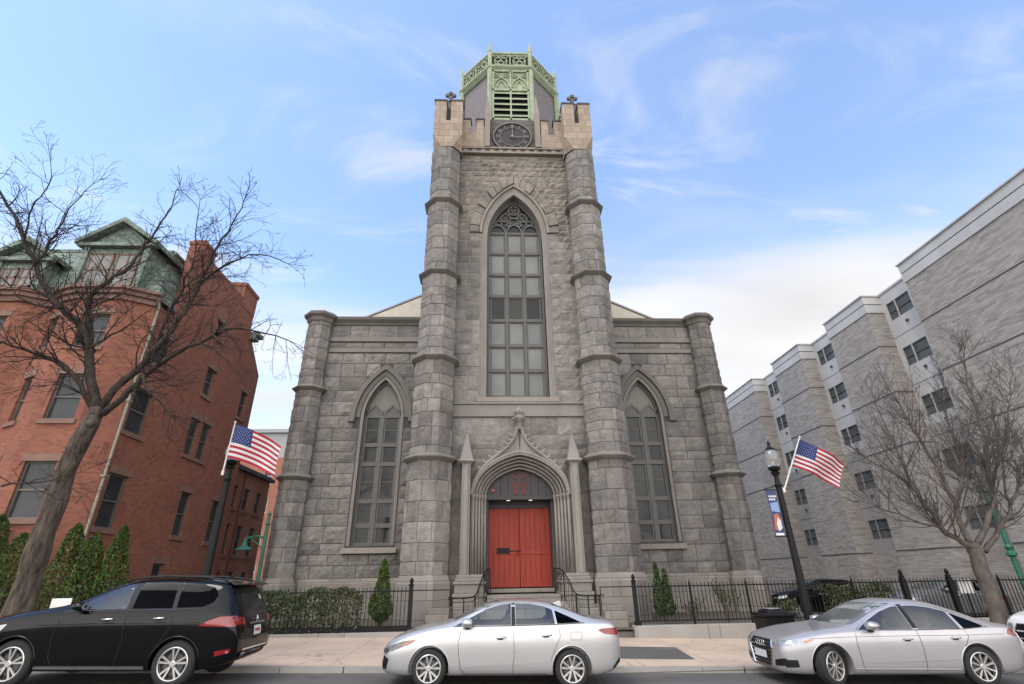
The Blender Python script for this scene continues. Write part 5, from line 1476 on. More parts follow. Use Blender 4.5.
railing('long black iron railing on a granite curb right of the church steps', 3.54, 25.2, .47, 1.62, xs, (3.54, 12.8, 14.45), list(zip(xs, xs[1:])), curb=True)
for sx, lab in ((-1, 'curved black iron handrail left of the red door'), (1, 'curved black iron handrail right of the red door')):
    o = thing('handrail', lab, 'handrail', (sx * 1.8, 19.6, .5)); h = MB()
    path = [(sx * 1.22, 20.85, 2.22), (sx * 1.28, 20.4, 2.22), (sx * 1.42, 20.0, 2.12), (sx * 1.58, 19.6, 1.78), (sx * 1.72, 19.3, 1.42), (sx * 1.95, 19.15, 1.33), (sx * 2.5, 19.05, 1.33)]
    P = limb_points(path, .1, 0, random.Random(1)); h.tube(P, .024, 8)
    h.tube([p - Vector((0, 0, .12)) for p in P], .012, 6)
    h.tube([(sx * 2.5, 19.05, 1.33), (sx * 2.62, 18.95, 1.36), (sx * 2.62, 18.95, 1.28)], .018, 6)
    h.build('rail', 'iron', o, smooth=True)
    for x, y, zb, zt in ((1.22, 20.85, 1.3, 2.22), (1.44, 19.98, 1.1, 2.1), (1.75, 19.28, .7, 1.38), (2.5, 19.05, .7, 1.34), (2.12, 19.1, .7, 1.33)):
        p = MB(); p.box(sx * x - .02, sx * x + .02, y - .02, y + .02, zb, zt); p.build('post', 'iron', o)
    b = MB()
    for t in range(3, 13):
        p = P[int(len(P) * t / 16)]; b.tube([(p.x, p.y, p.z - .12), (p.x, p.y, p.z - .95)], .009, 5)
    b.build('baluster', 'iron', o)
    o2 = thing('gate_bar', 'thin black bar between the %s gate post and the steps' % ('left' if sx < 0 else 'right'), 'bar', (sx * 3.2, 18.6, 1.5)); g = MB()
    g.tube([(sx * 3.54 - (.26 if sx < 0 else 0), 18.33, 1.60), (sx * 2.6, 19.3, 1.58)], .016, 6); g.tube([(sx * 2.6, 19.3, 1.6), (sx * 2.6, 19.3, .72)], .016, 6)
    g.build('bar', 'iron', o2)

# ------------------------------------------------------------------ street lamps, flags, banner
def street_lamp(label, x, y, zb, ztop, globe=True):
    o = thing('street_lamp', label, 'street lamp', (x, y, zb), group='lamp posts on the pavement')
    p = MB(); h = ztop - zb
    p.lathe([(.24, 0), (.24, .08), (.19, .14), (.19, .62), (.15, .70), (.13, .76), (.105, .85), (.075, h - .45), (.085, h - .42), (.10, h - .36), (.07, h - .32), (.06, h - .12), (.10, h - .08), (.13, h - .02), (.07, h)], 16, (x, y, zb))
    p.build('pole', 'pole_black', o, smooth=False)
    c = MB()
    c.lathe([(.06, 0), (.14, .04), (.17, .10), (.13, .14)], 14, (x, y, ztop)); c.build('lamp_collar', 'pole_black', o)
    c = MB(); c.lathe([(.12, .60), (.13, .63), (.06, .70), (.03, .76), (.045, .80), (.01, .88)], 14, (x, y, ztop))
    c.build('lamp_cap', 'pole_black', o)
    g = MB(); g.lathe([(.12, .12), (.175, .2), (.21, .32), (.205, .42), (.16, .54), (.11, .61)], 20, (x, y, ztop)); g.build('globe', 'lamp_globe', o, smooth=True)
    return o
street_lamp('black lamp post with a clear globe and a banner, right of the church', 6.78, 14.0, wz(6.78, 14), 4.52)
street_lamp('dark lamp post half hidden behind a flag, left of the church', -8.38, 14.2, wz(-8.38, 14.2), 4.85)

def flag(label, base, tip, fly, L, Hh, seed, droop):
    """hoist along the upper part of the staff base->tip; fly: direction the cloth streams in"""
    base, tip, fly = Vector(base), Vector(tip), Vector(fly).normalized()
    o = thing('flag', label, 'flag', tuple(base), group='flags on the lamp posts')
    s_ = MB(); s_.tube([base, tip], [.022, .016], 8); s_.lathe([(.01, -.03), (.035, 0), (.01, .035)], 8, tuple(tip)); s_.tube([base + Vector((0, 0, -.06)), base + Vector((0, 0, .06))], .035, 8)
    s_.build('staff', 'pole_white', o)
    hd = (base - tip).normalized(); top = tip + hd * .06
    nu, nv = 39, 26; side_ = fly.cross(hd).normalized()
    def P(a, b, off=0.0):
        # a: 0..1 along fly, b: 0..1 down the hoist
        w1 = math.sin(a * 7.5 + b * 1.8 + seed) * .085 * a ** .6 + math.sin(a * 15 - b * 3 + seed * 2) * .03 * a
        q = top + hd * (b * Hh * (1 - .10 * a)) + fly * (a * L * .97) + Vector((0, 0, -droop * a ** 1.6)) + side_ * (w1 + off)
        q += fly * (.05 * math.sin(a * 9 + seed + b * 2)) * a * .4
        return q
    c = MB(); vs = [P(i / nu, j / nv) for j in range(nv + 1) for i in range(nu + 1)]
    fs = [(j * (nu + 1) + i, j * (nu + 1) + i + 1, (j + 1) * (nu + 1) + i + 1, (j + 1) * (nu + 1) + i) for j in range(nv) for i in range(nu)]
    c.v = [tuple(v) for v in vs]; c.f = fs
    for j in range(nv):
        for i in range(nu):
            st = j // 2; canton = i < nu * .4 and st < 7
            c.mi.append(2 if canton else (0 if st % 2 == 0 else 1))
    co = c.build('cloth', ['flag_red', 'flag_white', 'flag_blue'], o, smooth=True)
    st = MB()
    for r in range(9):
        for k in range(11):
            if (r + k) % 2: continue
            ca, cb = (k + 1) / 12 * .395, (r + 1) / 10 * 7 / 13
            for off in (.006, -.006):
                pts = [P(ca + (.0085 if q % 2 == 0 else .0036) * math.sin(q * PI / 5), cb - (.0160 if q % 2 == 0 else .0068) * math.cos(q * PI / 5), off) for q in range(10)]
                st.add(pts, [tuple(range(10))])
    st.build('star', 'flag_white', co)
    return o
flag('American flag on a slanted white staff on the right lamp post', (6.86, 13.9, 4.0), (7.5, 13.6, 5.40), (1, .05, -.30), 1.30, .80, .4, .34)
flag('American flag on an upright white staff above the left dark lamp post', (-8.42, 13.95, 4.6), (-8.36, 13.9, 5.98), (1, -.05, -.16), 1.5, .92, 2.1, .42)

o = thing('banner', 'narrow street banner in navy, orange and white hanging on the right lamp post', 'banner', (6.5, 13.95, 3.4))
b = MB(); bx0, bx1 = 6.36, 6.64; zb0, zb1 = 2.84, 4.0
nseg = 12
def bp(x, z): return (x, 13.95 + .02 * math.sin(z * 5), z)
for i in range(nseg):
    z0_, z1_ = zb0 + (zb1 - zb0) * i / nseg, zb0 + (zb1 - zb0) * (i + 1) / nseg
    b.add([bp(bx0, z0_), bp(bx1, z0_), bp(bx1, z1_), bp(bx0, z1_)], [(0, 1, 2, 3)], 0)
b.build('cloth', 'banner_navy', o)
def blob(name, mat, pts, d):
    q = MB(); q.add([(x, 13.945 - d + .02 * math.sin(z * 5), z) for x, z in pts], [tuple(range(len(pts)))]); q.build(name, mat, o)
blob('print', 'banner_sky', [(6.388, 3.45), (6.612, 3.42), (6.612, 3.70), (6.388, 3.66)], .005)
blob('print', 'banner_orange', [(6.388, 2.98), (6.556, 2.96), (6.612, 3.22), (6.528, 3.40), (6.416, 3.36)], .006)
blob('print', 'banner_white', [(6.486, 2.94), (6.598, 3.02), (6.584, 3.2), (6.514, 3.3), (6.458, 3.12)], .009)
blob('print', 'banner_white', [(6.388, 2.84), (6.612, 2.84), (6.612, 2.90), (6.388, 2.90)], .006)
q = MB()
for r_, n_ in ((3.84, 5), (3.76, 4)):
    for i in range(n_): q.box(6.39 + i * .046, 6.39 + i * .046 + .032, 13.93, 13.934, r_ - .025, r_ + .025)
q.build('lettering', 'banner_white', o)
q = MB()
for z in (zb0 - .02, zb1 + .02): q.tube([(6.78, 14.0, z), (bx0 - .03, 13.96, z)], .014, 6)
q.build('bracket', 'pole_black', o)

o = thing('litter_bin', 'square black litter bin on the pavement beside the right lamp post', 'litter bin', (6.4, 15.05, wz(6.4, 15)))
z = wz(6.4, 15); q = MB()
q.prism([(6.04, z + .06), (6.76, z + .06), (6.80, z + .86), (6.0, z + .86)], 'y', 14.72, 15.4); q.box(6.0, 6.8, 14.68, 15.44, z, z + .07)
q.build('body', 'bin_black', o, bevel=.03)
q = MB(); q.box(5.97, 6.83, 14.66, 15.46, z + .86, z + .94); q.lathe([(.40, .94), (.36, 1.0), (.2, 1.03), (.02, 1.04)], 4, (6.4, 15.06, z), ph=PI / 4); q.build('lid', 'bin_black', o, bevel=.02)
q = MB(); q.lathe([(.22, 0), (.22, .012), (.01, .014)], 20, (6.4, 15.06, z + 1.035)); q.build('lid_disc', 'rim_silver', o)
q = MB()
for i in range(8): q.box(6.06 + i * .09, 6.09 + i * .09, 14.70, 14.725, z + .12, z + .8)
q.build('slat', 'iron', o)

def green_lamp(label, x, y, zb, zt, arm):
    o = thing('green_lamp_post', label, 'lamp post', (x, y, zb), group='green lamp posts')
    p = MB(); p.lathe([(.2, 0), (.2, .5), (.11, .6), (.085, .8), (.075, zt - zb - .4), (.11, zt - zb - .35), (.07, zt - zb - .25), (.06, zt - zb), (.09, zt - zb + .05), (.01, zt - zb + .2)], 10, (x, y, zb))
    p.build('pole', 'paint_green', o)
    if arm is None:
        k = MB(); k.lathe([(.08, 0), (.17, .06), (.17, .14), (.09, .22), (.14, .34), (.08, .42)], 12, (x, y, zb + 1.9)); k.build('collar', 'paint_green', o); return
    a = MB(); z = zt - arm[1]
    a.tube(limb_points([(x, y, z), (x + arm[0] * .4, y, z + .1), (x + arm[0], y, z + .02)], .15, 0, random.Random(1)), .045, 6)
    a.tube(limb_points([(x, y, z - .5), (x + arm[0] * .3, y, z - .25), (x + arm[0] * .75, y, z + .02)], .15, 0, random.Random(1)), .03, 6)
    a.build('arm', 'paint_green', o)
    s_ = MB(); s_.lathe([(.04, .02), (.06, -.1), (.12, -.22), (.14, -.3), (.34, -.42), (.36, -.46), (.02, -.44)], 14, (x + arm[0], y, z)); s_.build('lamp_shade', 'paint_green', o, smooth=False)
green_lamp('green lamp post with a bell-shaped shade behind the black car', -11.1, 24.0, .42, 4.6, (-.85, .95))
green_lamp('green lamp post behind the right railing at the right edge', 17.75, 19.0, .42, 4.6, None)
for (lab, x, y, z, w_, h_) in (('small white sign on the right railing beyond the silver sedan', 15.0, 18.36, 1.2, .55, .42), ('small white board low in front of the hedge behind the black car bonnet', -13.35, 16.45, 1.2, .55, .4)):
    o = thing('sign_board', lab, 'sign', (x, y, z)); q = MB(); q.box(x - w_ / 2, x + w_ / 2, y - .012, y + .012, z, z + h_); q.build('board', 'white_paint', o, bevel=.01)
    q = MB(); q.box(x - .02, x + .02, y + .013, y + .04, .3, z + h_ - .05); q.build('stake', 'iron', o)

# ------------------------------------------------------------------ vehicles
def interp(P, x):
    if x <= P[0][0]: return P[0][1]
    if x >= P[-1][0]: return P[-1][1]
    for i in range(len(P) - 1):
        if P[i][0] <= x <= P[i + 1][0]:
            (xa, ya), (xb, yb) = P[i], P[i + 1]
            def sl(k):
                if k <= 0: return (P[1][1] - P[0][1]) / (P[1][0] - P[0][0])
                if k >= len(P) - 1: return (P[-1][1] - P[-2][1]) / (P[-1][0] - P[-2][0])
                a = (P[k][1] - P[k - 1][1]) / (P[k][0] - P[k - 1][0]); b = (P[k + 1][1] - P[k][1]) / (P[k + 1][0] - P[k][0])
                return 0.0 if a * b <= 0 else 2 * a * b / (a + b)
            h = xb - xa; t = (x - xa) / h
            return ya * (1 + 2 * t) * (1 - t) ** 2 + h * sl(i) * t * (1 - t) ** 2 + yb * t * t * (3 - 2 * t) + h * sl(i + 1) * t * t * (t - 1)

def car_body(S):
    L, W = S['L'], S['W'] / 2
    xs = sorted({0.0, .03, .09, .18, L - .03, L - .09, L - .18, L} | {round(i * L / 34, 3) for i in range(2, 33)})
    vs = []; ring = 0
    for x in xs:
        wd = W * interp(S['plan'], x); zb = interp(S['bot'], x); zs = interp(S['belt'], x); zt = max(interp(S['top'], x), zs + .02)
        rw = wd * interp(S['roofw'], x)
        sw = wd * S.get('shw', .955)
        cr = S.get('crease', .62)
        half = [(0, zb), (wd * .80, zb), (wd * .93, zb + .02), (wd * .975, zb + .10), (wd * .985, zb + (zs - zb) * .35), (wd * 1.0, zb + (zs - zb) * cr), (wd * .993, zb + (zs - zb) * (cr + .17)), (sw + (wd - sw) * .25, zs - .035), (sw, zs)]
        g = zt - zs
        half += [(sw + (rw - sw) * .30, zs + g * .30), (sw + (rw - sw) * .68, zs + g * .66), (rw, zs + g * .90), (rw * .80, zs + g * .975), (rw * .45, zt - g * .004), (0, zt)]
        full = half + [(-y, z) for y, z in half[-2:0:-1]]
        ring = len(full)
        vs += [(x, y, z) for y, z in full]
    fs = []
    for i in range(len(xs) - 1):
        for k in range(ring):
            a, b = i * ring + k, i * ring + (k + 1) % ring
            fs.append((a, b, b + ring, a + ring))
    fs += [tuple(range(ring))[::-1], tuple((len(xs) - 1) * ring + k for k in range(ring))]
    me = bpy.data.meshes.new('tmp'); me.from_pydata(vs, [], fs); me.update()
    o = bpy.data.objects.new('tmp', me); COL.objects.link(o)
    bm = bmesh.new(); bm.from_mesh(me); bmesh.ops.recalc_face_normals(bm, faces=bm.faces); bm.to_mesh(me); bm.free()
    sb = o.modifiers.new('s', 'SUBSURF'); sb.levels = 1; sb.render_levels = 1
    # wheel wells
    cut = MB()
    for wx in S['wheels']:
        for sy in (-1, 1):
            y0, y1 = (W - .30) * sy, (W + .3) * sy
            cut.lathe([(S['arch'], min(y0, y1)), (S['arch'], max(y0, y1))], 40, (wx, 0, S['wr']), axis='y')
    co = cut.build('tmpcut', 'plastic_black')
    bo = o.modifiers.new('b', 'BOOLEAN'); bo.operation = 'DIFFERENCE'; bo.object = co; bo.solver = 'EXACT'
    dg = bpy.context.evaluated_depsgraph_get(); dg.update()
    ev = o.evaluated_get(dg); res = bpy.data.meshes.new_from_object(ev)
    bpy.data.objects.remove(o); bpy.data.objects.remove(co)
    if not S.get('wins'): return res, res
    # window openings: cut right across the cabin so that one can look through it
    o = bpy.data.objects.new('tmp', res.copy()); COL.objects.link(o)
    cut = MB()
    for poly in S['wins']: cut.prism(rounded(poly, .02), 'y', -W - .2, W + .2)
    co = cut.build('tmpcut', 'plastic_black')
    bo = o.modifiers.new('b', 'BOOLEAN'); bo.operation = 'DIFFERENCE'; bo.object = co; bo.solver = 'EXACT'
    dg = bpy.context.evaluated_depsgraph_get(); dg.update()
    vis = bpy.data.meshes.new_from_object(o.evaluated_get(dg))
    bpy.data.objects.remove(o); bpy.data.objects.remove(co)
    return vis, res

def poly_grid(poly, step):
    xs = [p[0] for p in poly]; zs = [p[1] for p in poly]
    bm = bmesh.new()
    vv = [bm.verts.new((p[0], 0, p[1])) for p in poly]; bm.faces.new(vv)
    x = math.floor(min(xs) / step) * step
    def cutp(co, no):
        bmesh.ops.bisect_plane(bm, geom=bm.verts[:] + bm.edges[:] + bm.faces[:], plane_co=co, plane_no=no)
    while x < max(xs):
        if x > min(xs): cutp((x, 0, 0), (1, 0, 0))
        x += step
    z = math.floor(min(zs) / step) * step
    while z < max(zs):
        if z > min(zs): cutp((0, 0, z), (0, 0, 1))
        z += step
    bm.verts.index_update()
    v = [(q.co.x, q.co.z) for q in bm.verts]; f = [tuple(q.index for q in fc.verts) for fc in bm.faces]
    bm.free(); return v, f

def rounded(poly, r=.03, n=3):
    out = []; m_ = len(poly)
    for i in range(m_):
        p0, p1, p2 = Vector(poly[i - 1]), Vector(poly[i]), Vector(poly[(i + 1) % m_])
        a = (p0 - p1); b = (p2 - p1); ra = min(r, a.length * .4); rb = min(r, b.length * .4)
        A = p1 + a.normalized() * ra; B = p1 + b.normalized() * rb
        for k in range(n + 1):
            t = k / n; q = A * (1 - t) ** 2 + p1 * 2 * t * (1 - t) + B * t * t; out.append((q.x, q.y))
    return out

class Car:
    def __init__(s, name, label, cat, S, loc, yaw=0.0, group=None):
        s.S = S; s.o = thing(name, label, cat, loc, (0, math.atan(-SL) if True else 0, yaw), group)
        me, solid = car_body(S); me.name = 'body'
        me.materials.clear(); me.materials.append(MATS[S['paint']]); me.materials.append(MATS['cabin_dark'])
        for p in me.polygons:
            ys = [me.vertices[i].co.y for i in p.vertices]
            p.material_index = 1 if max(ys) - min(ys) > .9 and p.center.z > interp(S['belt'], p.center.x) - .02 else 0
        me.polygons.foreach_set('use_smooth', [True] * len(me.polygons))
        s.body = bpy.data.objects.new('body', me); COL.objects.link(s.body); s.body.parent = s.o
        try: me.set_sharp_from_angle(angle=R(38))
        except Exception: pass
        bm = bmesh.new(); bm.from_mesh(solid); s.bvh = BVHTree.FromBMesh(bm); bm.free()
    def proj(s, poly, ax, mat, name, off=.004, step=.12, parent=None, thick=.0, rnd=.02, local_mb=None):
        """lay a flat outline onto the body. ax: '-y','+y' (x,z outline); '-x','+x' (y,z); '+z' (x,y)"""
        if rnd: poly = rounded(poly, rnd)
        v, f = poly_grid(poly, step)
        D = {'-y': Vector((0, 1, 0)), '+y': Vector((0, -1, 0)), '-x': Vector((1, 0, 0)), '+x': Vector((-1, 0, 0)), '+z': Vector((0, 0, -1))}[ax]
        hit = []
        for a, b in v:
            if ax in ('-y', '+y'): p = Vector((a, 0, b))
            elif ax in ('-x', '+x'): p = Vector((s.S['L'] / 2, a, b))
            else: p = Vector((a, b, 1.0))
            r = s.bvh.ray_cast(p - D * 6, D)
            hit.append((r[0] + r[1] * off) if r[0] else None)
        known = [h for h in hit if h]
        if not known: return None
        vs = []
        for (a, b), h in zip(v, hit):
            if h is None:
                k = min(known, key=lambda q: abs((q.x if ax in ('-y', '+y', '+z') else q.y) - a) + abs((q.y if ax == '+z' else q.z) - b))
                h = k
            vs.append(h)
        mb = local_mb or MB()
        mb.add(vs, f)
        if local_mb: return None
        return mb.build(name, mat, parent or s.o, smooth=True, local=True)
    def both(s, poly, mat, name, **k):
        for ax in ('-y', '+y'): s.proj(poly, ax, mat, name, **k)
    def line(s, pts, ax, name, w_=.008, mat='seam_dark', off=.003):
        mb = MB(); P = []
        D = {'-y': Vector((0, 1, 0)), '+y': Vector((0, -1, 0)), '+z': Vector((0, 0, -1)), '-x': Vector((1, 0, 0)), '+x': Vector((-1, 0, 0))}[ax]
        for (a, b), (c, d) in zip(pts, pts[1:]):
            n = max(1, int(math.hypot(c - a, d - b) / .06))
            for i in range(n): P.append((a + (c - a) * i / n, b + (d - b) * i / n))
        P.append(pts[-1]); H = []
        for a, b in P:
            p = Vector((a, 0, b)) if ax in ('-y', '+y') else (Vector((a, b, 1)) if ax == '+z' else Vector((s.S['L'] / 2, a, b)))
            r = s.bvh.ray_cast(p - D * 6, D)
            if r[0]: H.append(r[0] + r[1] * off)
        if len(H) > 1: mb.tube(H, w_ / 2, 4); mb.build(name, mat, s.o, local=True)
    def wheel(s, wx, sy, spokes, wspoke, twin=0.0, dark=False, steer=0.0):
        S = s.S; r = S['wr']; wt = .215; W = S['W'] / 2
        rootloc = Vector((wx, sy * (W - .125), r))
        t = MB(); q = [(r * .70, -wt / 2 + .01), (r * .80, -wt / 2), (r * .95, -wt / 2 + .015), (r, -wt / 2 + .045), (r, wt / 2 - .045), (r * .95, wt / 2 - .015), (r * .80, wt / 2), (r * .70, wt / 2 - .01)]
        t.lathe(q, 40, (0, 0, 0), axis='y', cap=False); o = t.build('wheel', 'tyre', s.o, smooth=True, local=True)
        o.location = rootloc; o.rotation_euler = (0, 0, steer)
        m_ = MB(); e = sy * (wt / 2)
        rr = r * .715
        m_.lathe([(rr * 1.0, e * .95), (rr * .95, e * 1.02), (rr * .90, e * .98), (rr * .88, e * .4)], 40, (0, 0, 0), axis='y', cap=False)
        for k in range(spokes):
            for tw in ((-twin, twin) if twin else (0,)):
                a = 2 * PI * k / spokes + .3 + tw * .35; ca, sa = math.cos(a), math.sin(a); b = 2 * PI * k / spokes + .3 + tw
                cb, sb = math.cos(b), math.sin(b)
                p0 = Vector((ca * rr * .16, 0, sa * rr * .16)); p1 = Vector((cb * rr * .93, 0, sb * rr * .93))
                d = (p1 - p0).normalized(); nn = Vector((-d.z, 0, d.x))
                w0, w1 = wspoke * rr * .6, wspoke * rr
                ye, yi = e * .90, e * .55
                vs = [p0 - nn * w0, p1 - nn * w1, p1 + nn * w1, p0 + nn * w0]
                vv = [(v.x, ye * (1.04 if i in (1, 2) else .93), v.z) for i, v in enumerate(vs)] + [(v.x, yi, v.z) for v in vs]
                m_.add(vv, [(0, 1, 2, 3), (7, 6, 5, 4), (0, 4, 5, 1), (1, 5, 6, 2), (2, 6, 7, 3), (3, 7, 4, 0)])
        m_.lathe([(rr * .20, e * .5), (rr * .2, e * .92), (rr * .16, e * .98), (.002, e * .98)], 20, (0, 0, 0), axis='y')
        for k in range(5):
            a = k * 2 * PI / 5 + .2; m_.lathe([(.012, e * .9), (.012, e * .965), (.001, e * .965)], 8, (rr * .11 * math.cos(a) * 1.2, 0, rr * .11 * math.sin(a) * 1.2), axis='y')
        ro = m_.build('rim', 'rim_silver', o, local=True)
        d_ = MB(); d_.lathe([(rr * .90, e * .1), (rr * .90, e * .3), (.01, e * .3)], 30, (0, 0, 0), axis='y'); d_.build('rim_well', 'rim_dark', o, local=True)
        bd = MB(); bd.lathe([(rr * .66, e * .3), (rr * .66, e * .45), (.01, e * .45)], 30, (0, 0, 0), axis='y'); bd.build('brake_disc', 'disc_grey', o, local=True)
    def mirror(s, x, z, mat):
        for sy in (-1, 1):
            m_ = MB(); y = sy * (s.S['W'] / 2 * .93)
            prof = [(.02, -.095), (.075, -.075), (.095, 0), (.085, .07), (.02, .10)]
            v0 = len(m_.v); m_.lathe(prof, 14, (0, 0, 0), axis='x')
            m_.v = [(x + p[0] * 1.15, y + sy * (.10 + p[1] * 1.3), z + .05 + p[2] * .85) for p in m_.v]
            o = m_.build('mirror', mat, s.o, smooth=True, local=True)
            a = MB(); a.box(x - .03, x + .05, y - sy * .08, y + sy * .06, z - .06, z + .0); a.build('mirror_arm', 'plastic_black', o, local=True)
            g = MB(); g.add([(x + .11, y + sy * (.10 + p[0] * .11), z + .05 + p[1] * .065) for p in [(math.cos(i * PI / 6), math.sin(i * PI / 6)) for i in range(12)]], [tuple(range(12))]); g.build('mirror_glass', 'chrome', o, local=True)
    def handle(s, x, z, mat, w_=.19):
        for sy in (-1, 1):
            ax = '-y' if sy < 0 else '+y'
            r = s.bvh.ray_cast(Vector((x, sy * 6, z)), Vector((0, -sy, 0)))
            if not r[0]: continue
            y = r[0].y; h = MB()
            h.tube([(x - w_ / 2, y - sy * .005, z), (x - w_ / 2 + .025, y + sy * .035, z + .002), (x + w_ / 2 - .03, y + sy * .035, z + .012), (x + w_ / 2, y - sy * .005, z + .012)], [.012, .016, .016, .012], 8)
            h.build('door_handle', mat, s.o, smooth=True, local=True)
            s.proj([(x - w_ * .38, z - .035), (x + w_ * .2, z - .035), (x + w_ * .2, z + .02), (x - w_ * .38, z + .02)], ax, 'seam_dark', 'handle_cup', off=.002, rnd=.015)
    def underside(s):
        S = s.S; b = MB(); b.box(S['wheels'][0] - .25, S['wheels'][1] + .3, -S['W'] / 2 + .28, S['W'] / 2 - .28, S['wr'] * .62, S['wr'] * 1.6)
        for wx in S['wheels']: b.tube([(wx, -S['W'] / 2 + .3, S['wr']), (wx, S['W'] / 2 - .3, S['wr'])], .05, 8)
        b.build('underbody', 'plastic_black', s.o, local=True)
        f0, f1 = S.get('seats', (2.05, 2.95))
        for fx_ in (f0, f1):
            zb = interp(S['belt'], fx_) - .03; zr = interp(S['top'], fx_)
            for sy in (-1, 1):
                q = MB(); q.prism([(fx_ + .16, zb), (fx_ + .34, zb), (fx_ + .40, zb + .12), (fx_ + .34, zb + .13)], 'y', sy * .12, sy * .58)
                q.prism([(fx_ + .33, zb + .12), (fx_ + .42, zb + .12), (fx_ + .45, zr - .17), (fx_ + .37, zr - .17)], 'y', sy * .24, sy * .48)
                q.build('seat', 'cabin_dark', s.o, local=True, bevel=.02)
        q = MB(); xw = S['wins'][0][0][0] if S.get('wins') else 1.4
        st = [(xw + .42 + .03 * math.cos(a), -.36 + .17 * math.cos(a), interp(S['belt'], xw + .4) - .03 + .17 * math.sin(a)) for a in [i * PI / 12 for i in range(25)]]
        q.tube(st, .016, 6); q.build('steering_wheel', 'plastic_black', s.o, local=True, smooth=True)
    def arch_lip(s, mat, w_=.018):
        for wx in s.S['wheels']:
            for sy in (-1, 1):
                P = []
                for i in range(25):
                    a = PI * (-.06 + 1.12 * i / 24); x = wx + (s.S['arch'] + .012) * math.cos(a); z = s.S['wr'] + (s.S['arch'] + .012) * math.sin(a)
                    r = s.bvh.ray_cast(Vector((x, sy * 6, z)), Vector((0, -sy, 0)))
                    if r[0] and abs(r[0].y) > s.S['W'] * .40: P.append(r[0])
                if len(P) > 3:
                    m_ = MB(); m_.tube(P, w_, 6); m_.build('arch_lip', mat, s.o, smooth=True, local=True)

# ---- white-silver compact sedan in the middle
S = dict(wins=[[(1.40, 1.025), (1.66, 1.15), (1.98, 1.30), (2.26, 1.378), (2.47, 1.400), (2.47, 1.042)],
        [(2.56, 1.044), (2.56, 1.405), (2.85, 1.398), (3.12, 1.355), (3.29, 1.30), (3.33, 1.065)],
        [(3.37, 1.068), (3.34, 1.285), (3.58, 1.195), (3.84, 1.09)]],
    L=4.63, W=1.80, wr=.325, arch=.372, wheels=(.93, 3.63), paint='paint_white_silver', crease=.60,
    top=[(0, .58), (.04, .66), (.15, .77), (.4, .875), (.8, .98), (1.15, 1.045), (1.32, 1.085), (1.6, 1.225), (1.95, 1.375), (2.3, 1.45), (2.6, 1.468), (3.0, 1.455), (3.35, 1.395), (3.7, 1.285), (3.98, 1.18), (4.2, 1.135), (4.45, 1.11), (4.55, 1.06), (4.60, .98), (4.63, .86)],
    belt=[(0, .54), (.05, .63), (.2, .71), (.5, .82), (1.0, .945), (1.4, .99), (2.2, 1.012), (3.2, 1.04), (3.9, 1.07), (4.3, 1.075), (4.55, 1.02), (4.63, .80)],
    bot=[(0, .30), (.1, .22), (.4, .19), (4.1, .20), (4.45, .27), (4.63, .42)],
    plan=[(0, .62), (.04, .72), (.12, .83), (.3, .93), (.6, .985), (1.0, 1.0), (3.6, 1.0), (4.1, .975), (4.4, .91), (4.55, .82), (4.63, .72)],
    roofw=[(0, .72), (.8, .80), (1.2, .80), (1.6, .70), (2.1, .645), (2.8, .635), (3.4, .64), (3.9, .72), (4.2, .80), (4.63, .78)])
c = Car('parked_sedan', 'pale silver-white compact sedan parked in front of the church steps', 'car', S, (-3.33, 11.96, gz(-1.0) - .052))
c.o.location.z = gz(-3.33) + .005
DL = [(1.42, .955), (1.70, 1.085), (2.05, 1.265), (2.30, 1.335), (2.44, 1.36), (2.40, .985)]
c.both([(1.40, 1.025), (1.66, 1.15), (1.98, 1.30), (2.26, 1.378), (2.47, 1.400), (2.47, 1.042)], 'pane_clear', 'window', off=.004)
c.both([(2.56, 1.044), (2.56, 1.405), (2.85, 1.398), (3.12, 1.355), (3.29, 1.30), (3.33, 1.065)], 'pane_clear', 'window', off=.004)
c.both([(3.37, 1.068), (3.34, 1.285), (3.58, 1.195), (3.84, 1.09)], 'pane_tint', 'quarter_window', off=.004)
for ax in ('-y', '+y'):
    c.line([(1.36, 1.01), (2.5, 1.03), (3.35, 1.055), (3.90, 1.08)], ax, 'window_trim', .014, 'plastic_black')
    c.proj([(2.475, 1.04), (2.555, 1.042), (2.55, 1.405), (2.48, 1.402)], ax, 'plastic_black', 'pillar_trim', off=.003, rnd=0)
    c.line([(1.50, .93), (1.46, .70), (1.52, .32), (1.62, .245)], ax, 'door_seam', .008); c.line([(2.52, .96), (2.53, .55), (2.50, .245)], ax, 'door_seam', .008)
    c.line([(3.40, 1.0), (3.42, .86), (3.30, .62), (3.22, .45)], ax, 'door_seam', .008); c.line([(1.55, .245), (3.15, .245)], ax, 'sill_seam', .01)
    c.line([(1.56, .36), (2.4, .40), (3.15, .43)], ax, 'lower_crease', .007, 'paint_white_silver', off=.002)
    c.line([(3.62, .93), (3.62, .80), (3.84, .80), (3.84, .93), (3.62, .93)], ax, 'fuel_flap', .006)
c.proj([(-.66, 1.10), (.66, 1.10), (.56, 1.43), (-.56, 1.43)], '-x', 'car_glass', 'windscreen', off=.004, step=.09)
c.proj([(-.60, 1.17), (.60, 1.17), (.50, 1.39), (-.50, 1.39)], '+x', 'car_glass_tint', 'rear_window', off=.004, step=.08)
for ax, sg in (('-y', -1), ('+y', 1)):
    c.proj([(.06, .60), (.16, .685), (.42, .765), (.66, .795), (.60, .745), (.40, .67), (.22, .60)], ax, 'lamp_smoke', 'headlight', off=.006, rnd=.01, step=.05)
    c.proj([(.34, .67), (.60, .755), (.66, .79), (.46, .74)], ax, 'lamp_amber', 'indicator', off=.009, rnd=.005, step=.05)
    c.proj([(4.16, .955), (4.22, .985), (4.56, 1.0), (4.60, .93), (4.56, .865), (4.30, .895)], ax, 'lamp_red', 'tail_light', off=.006, rnd=.015, step=.05)
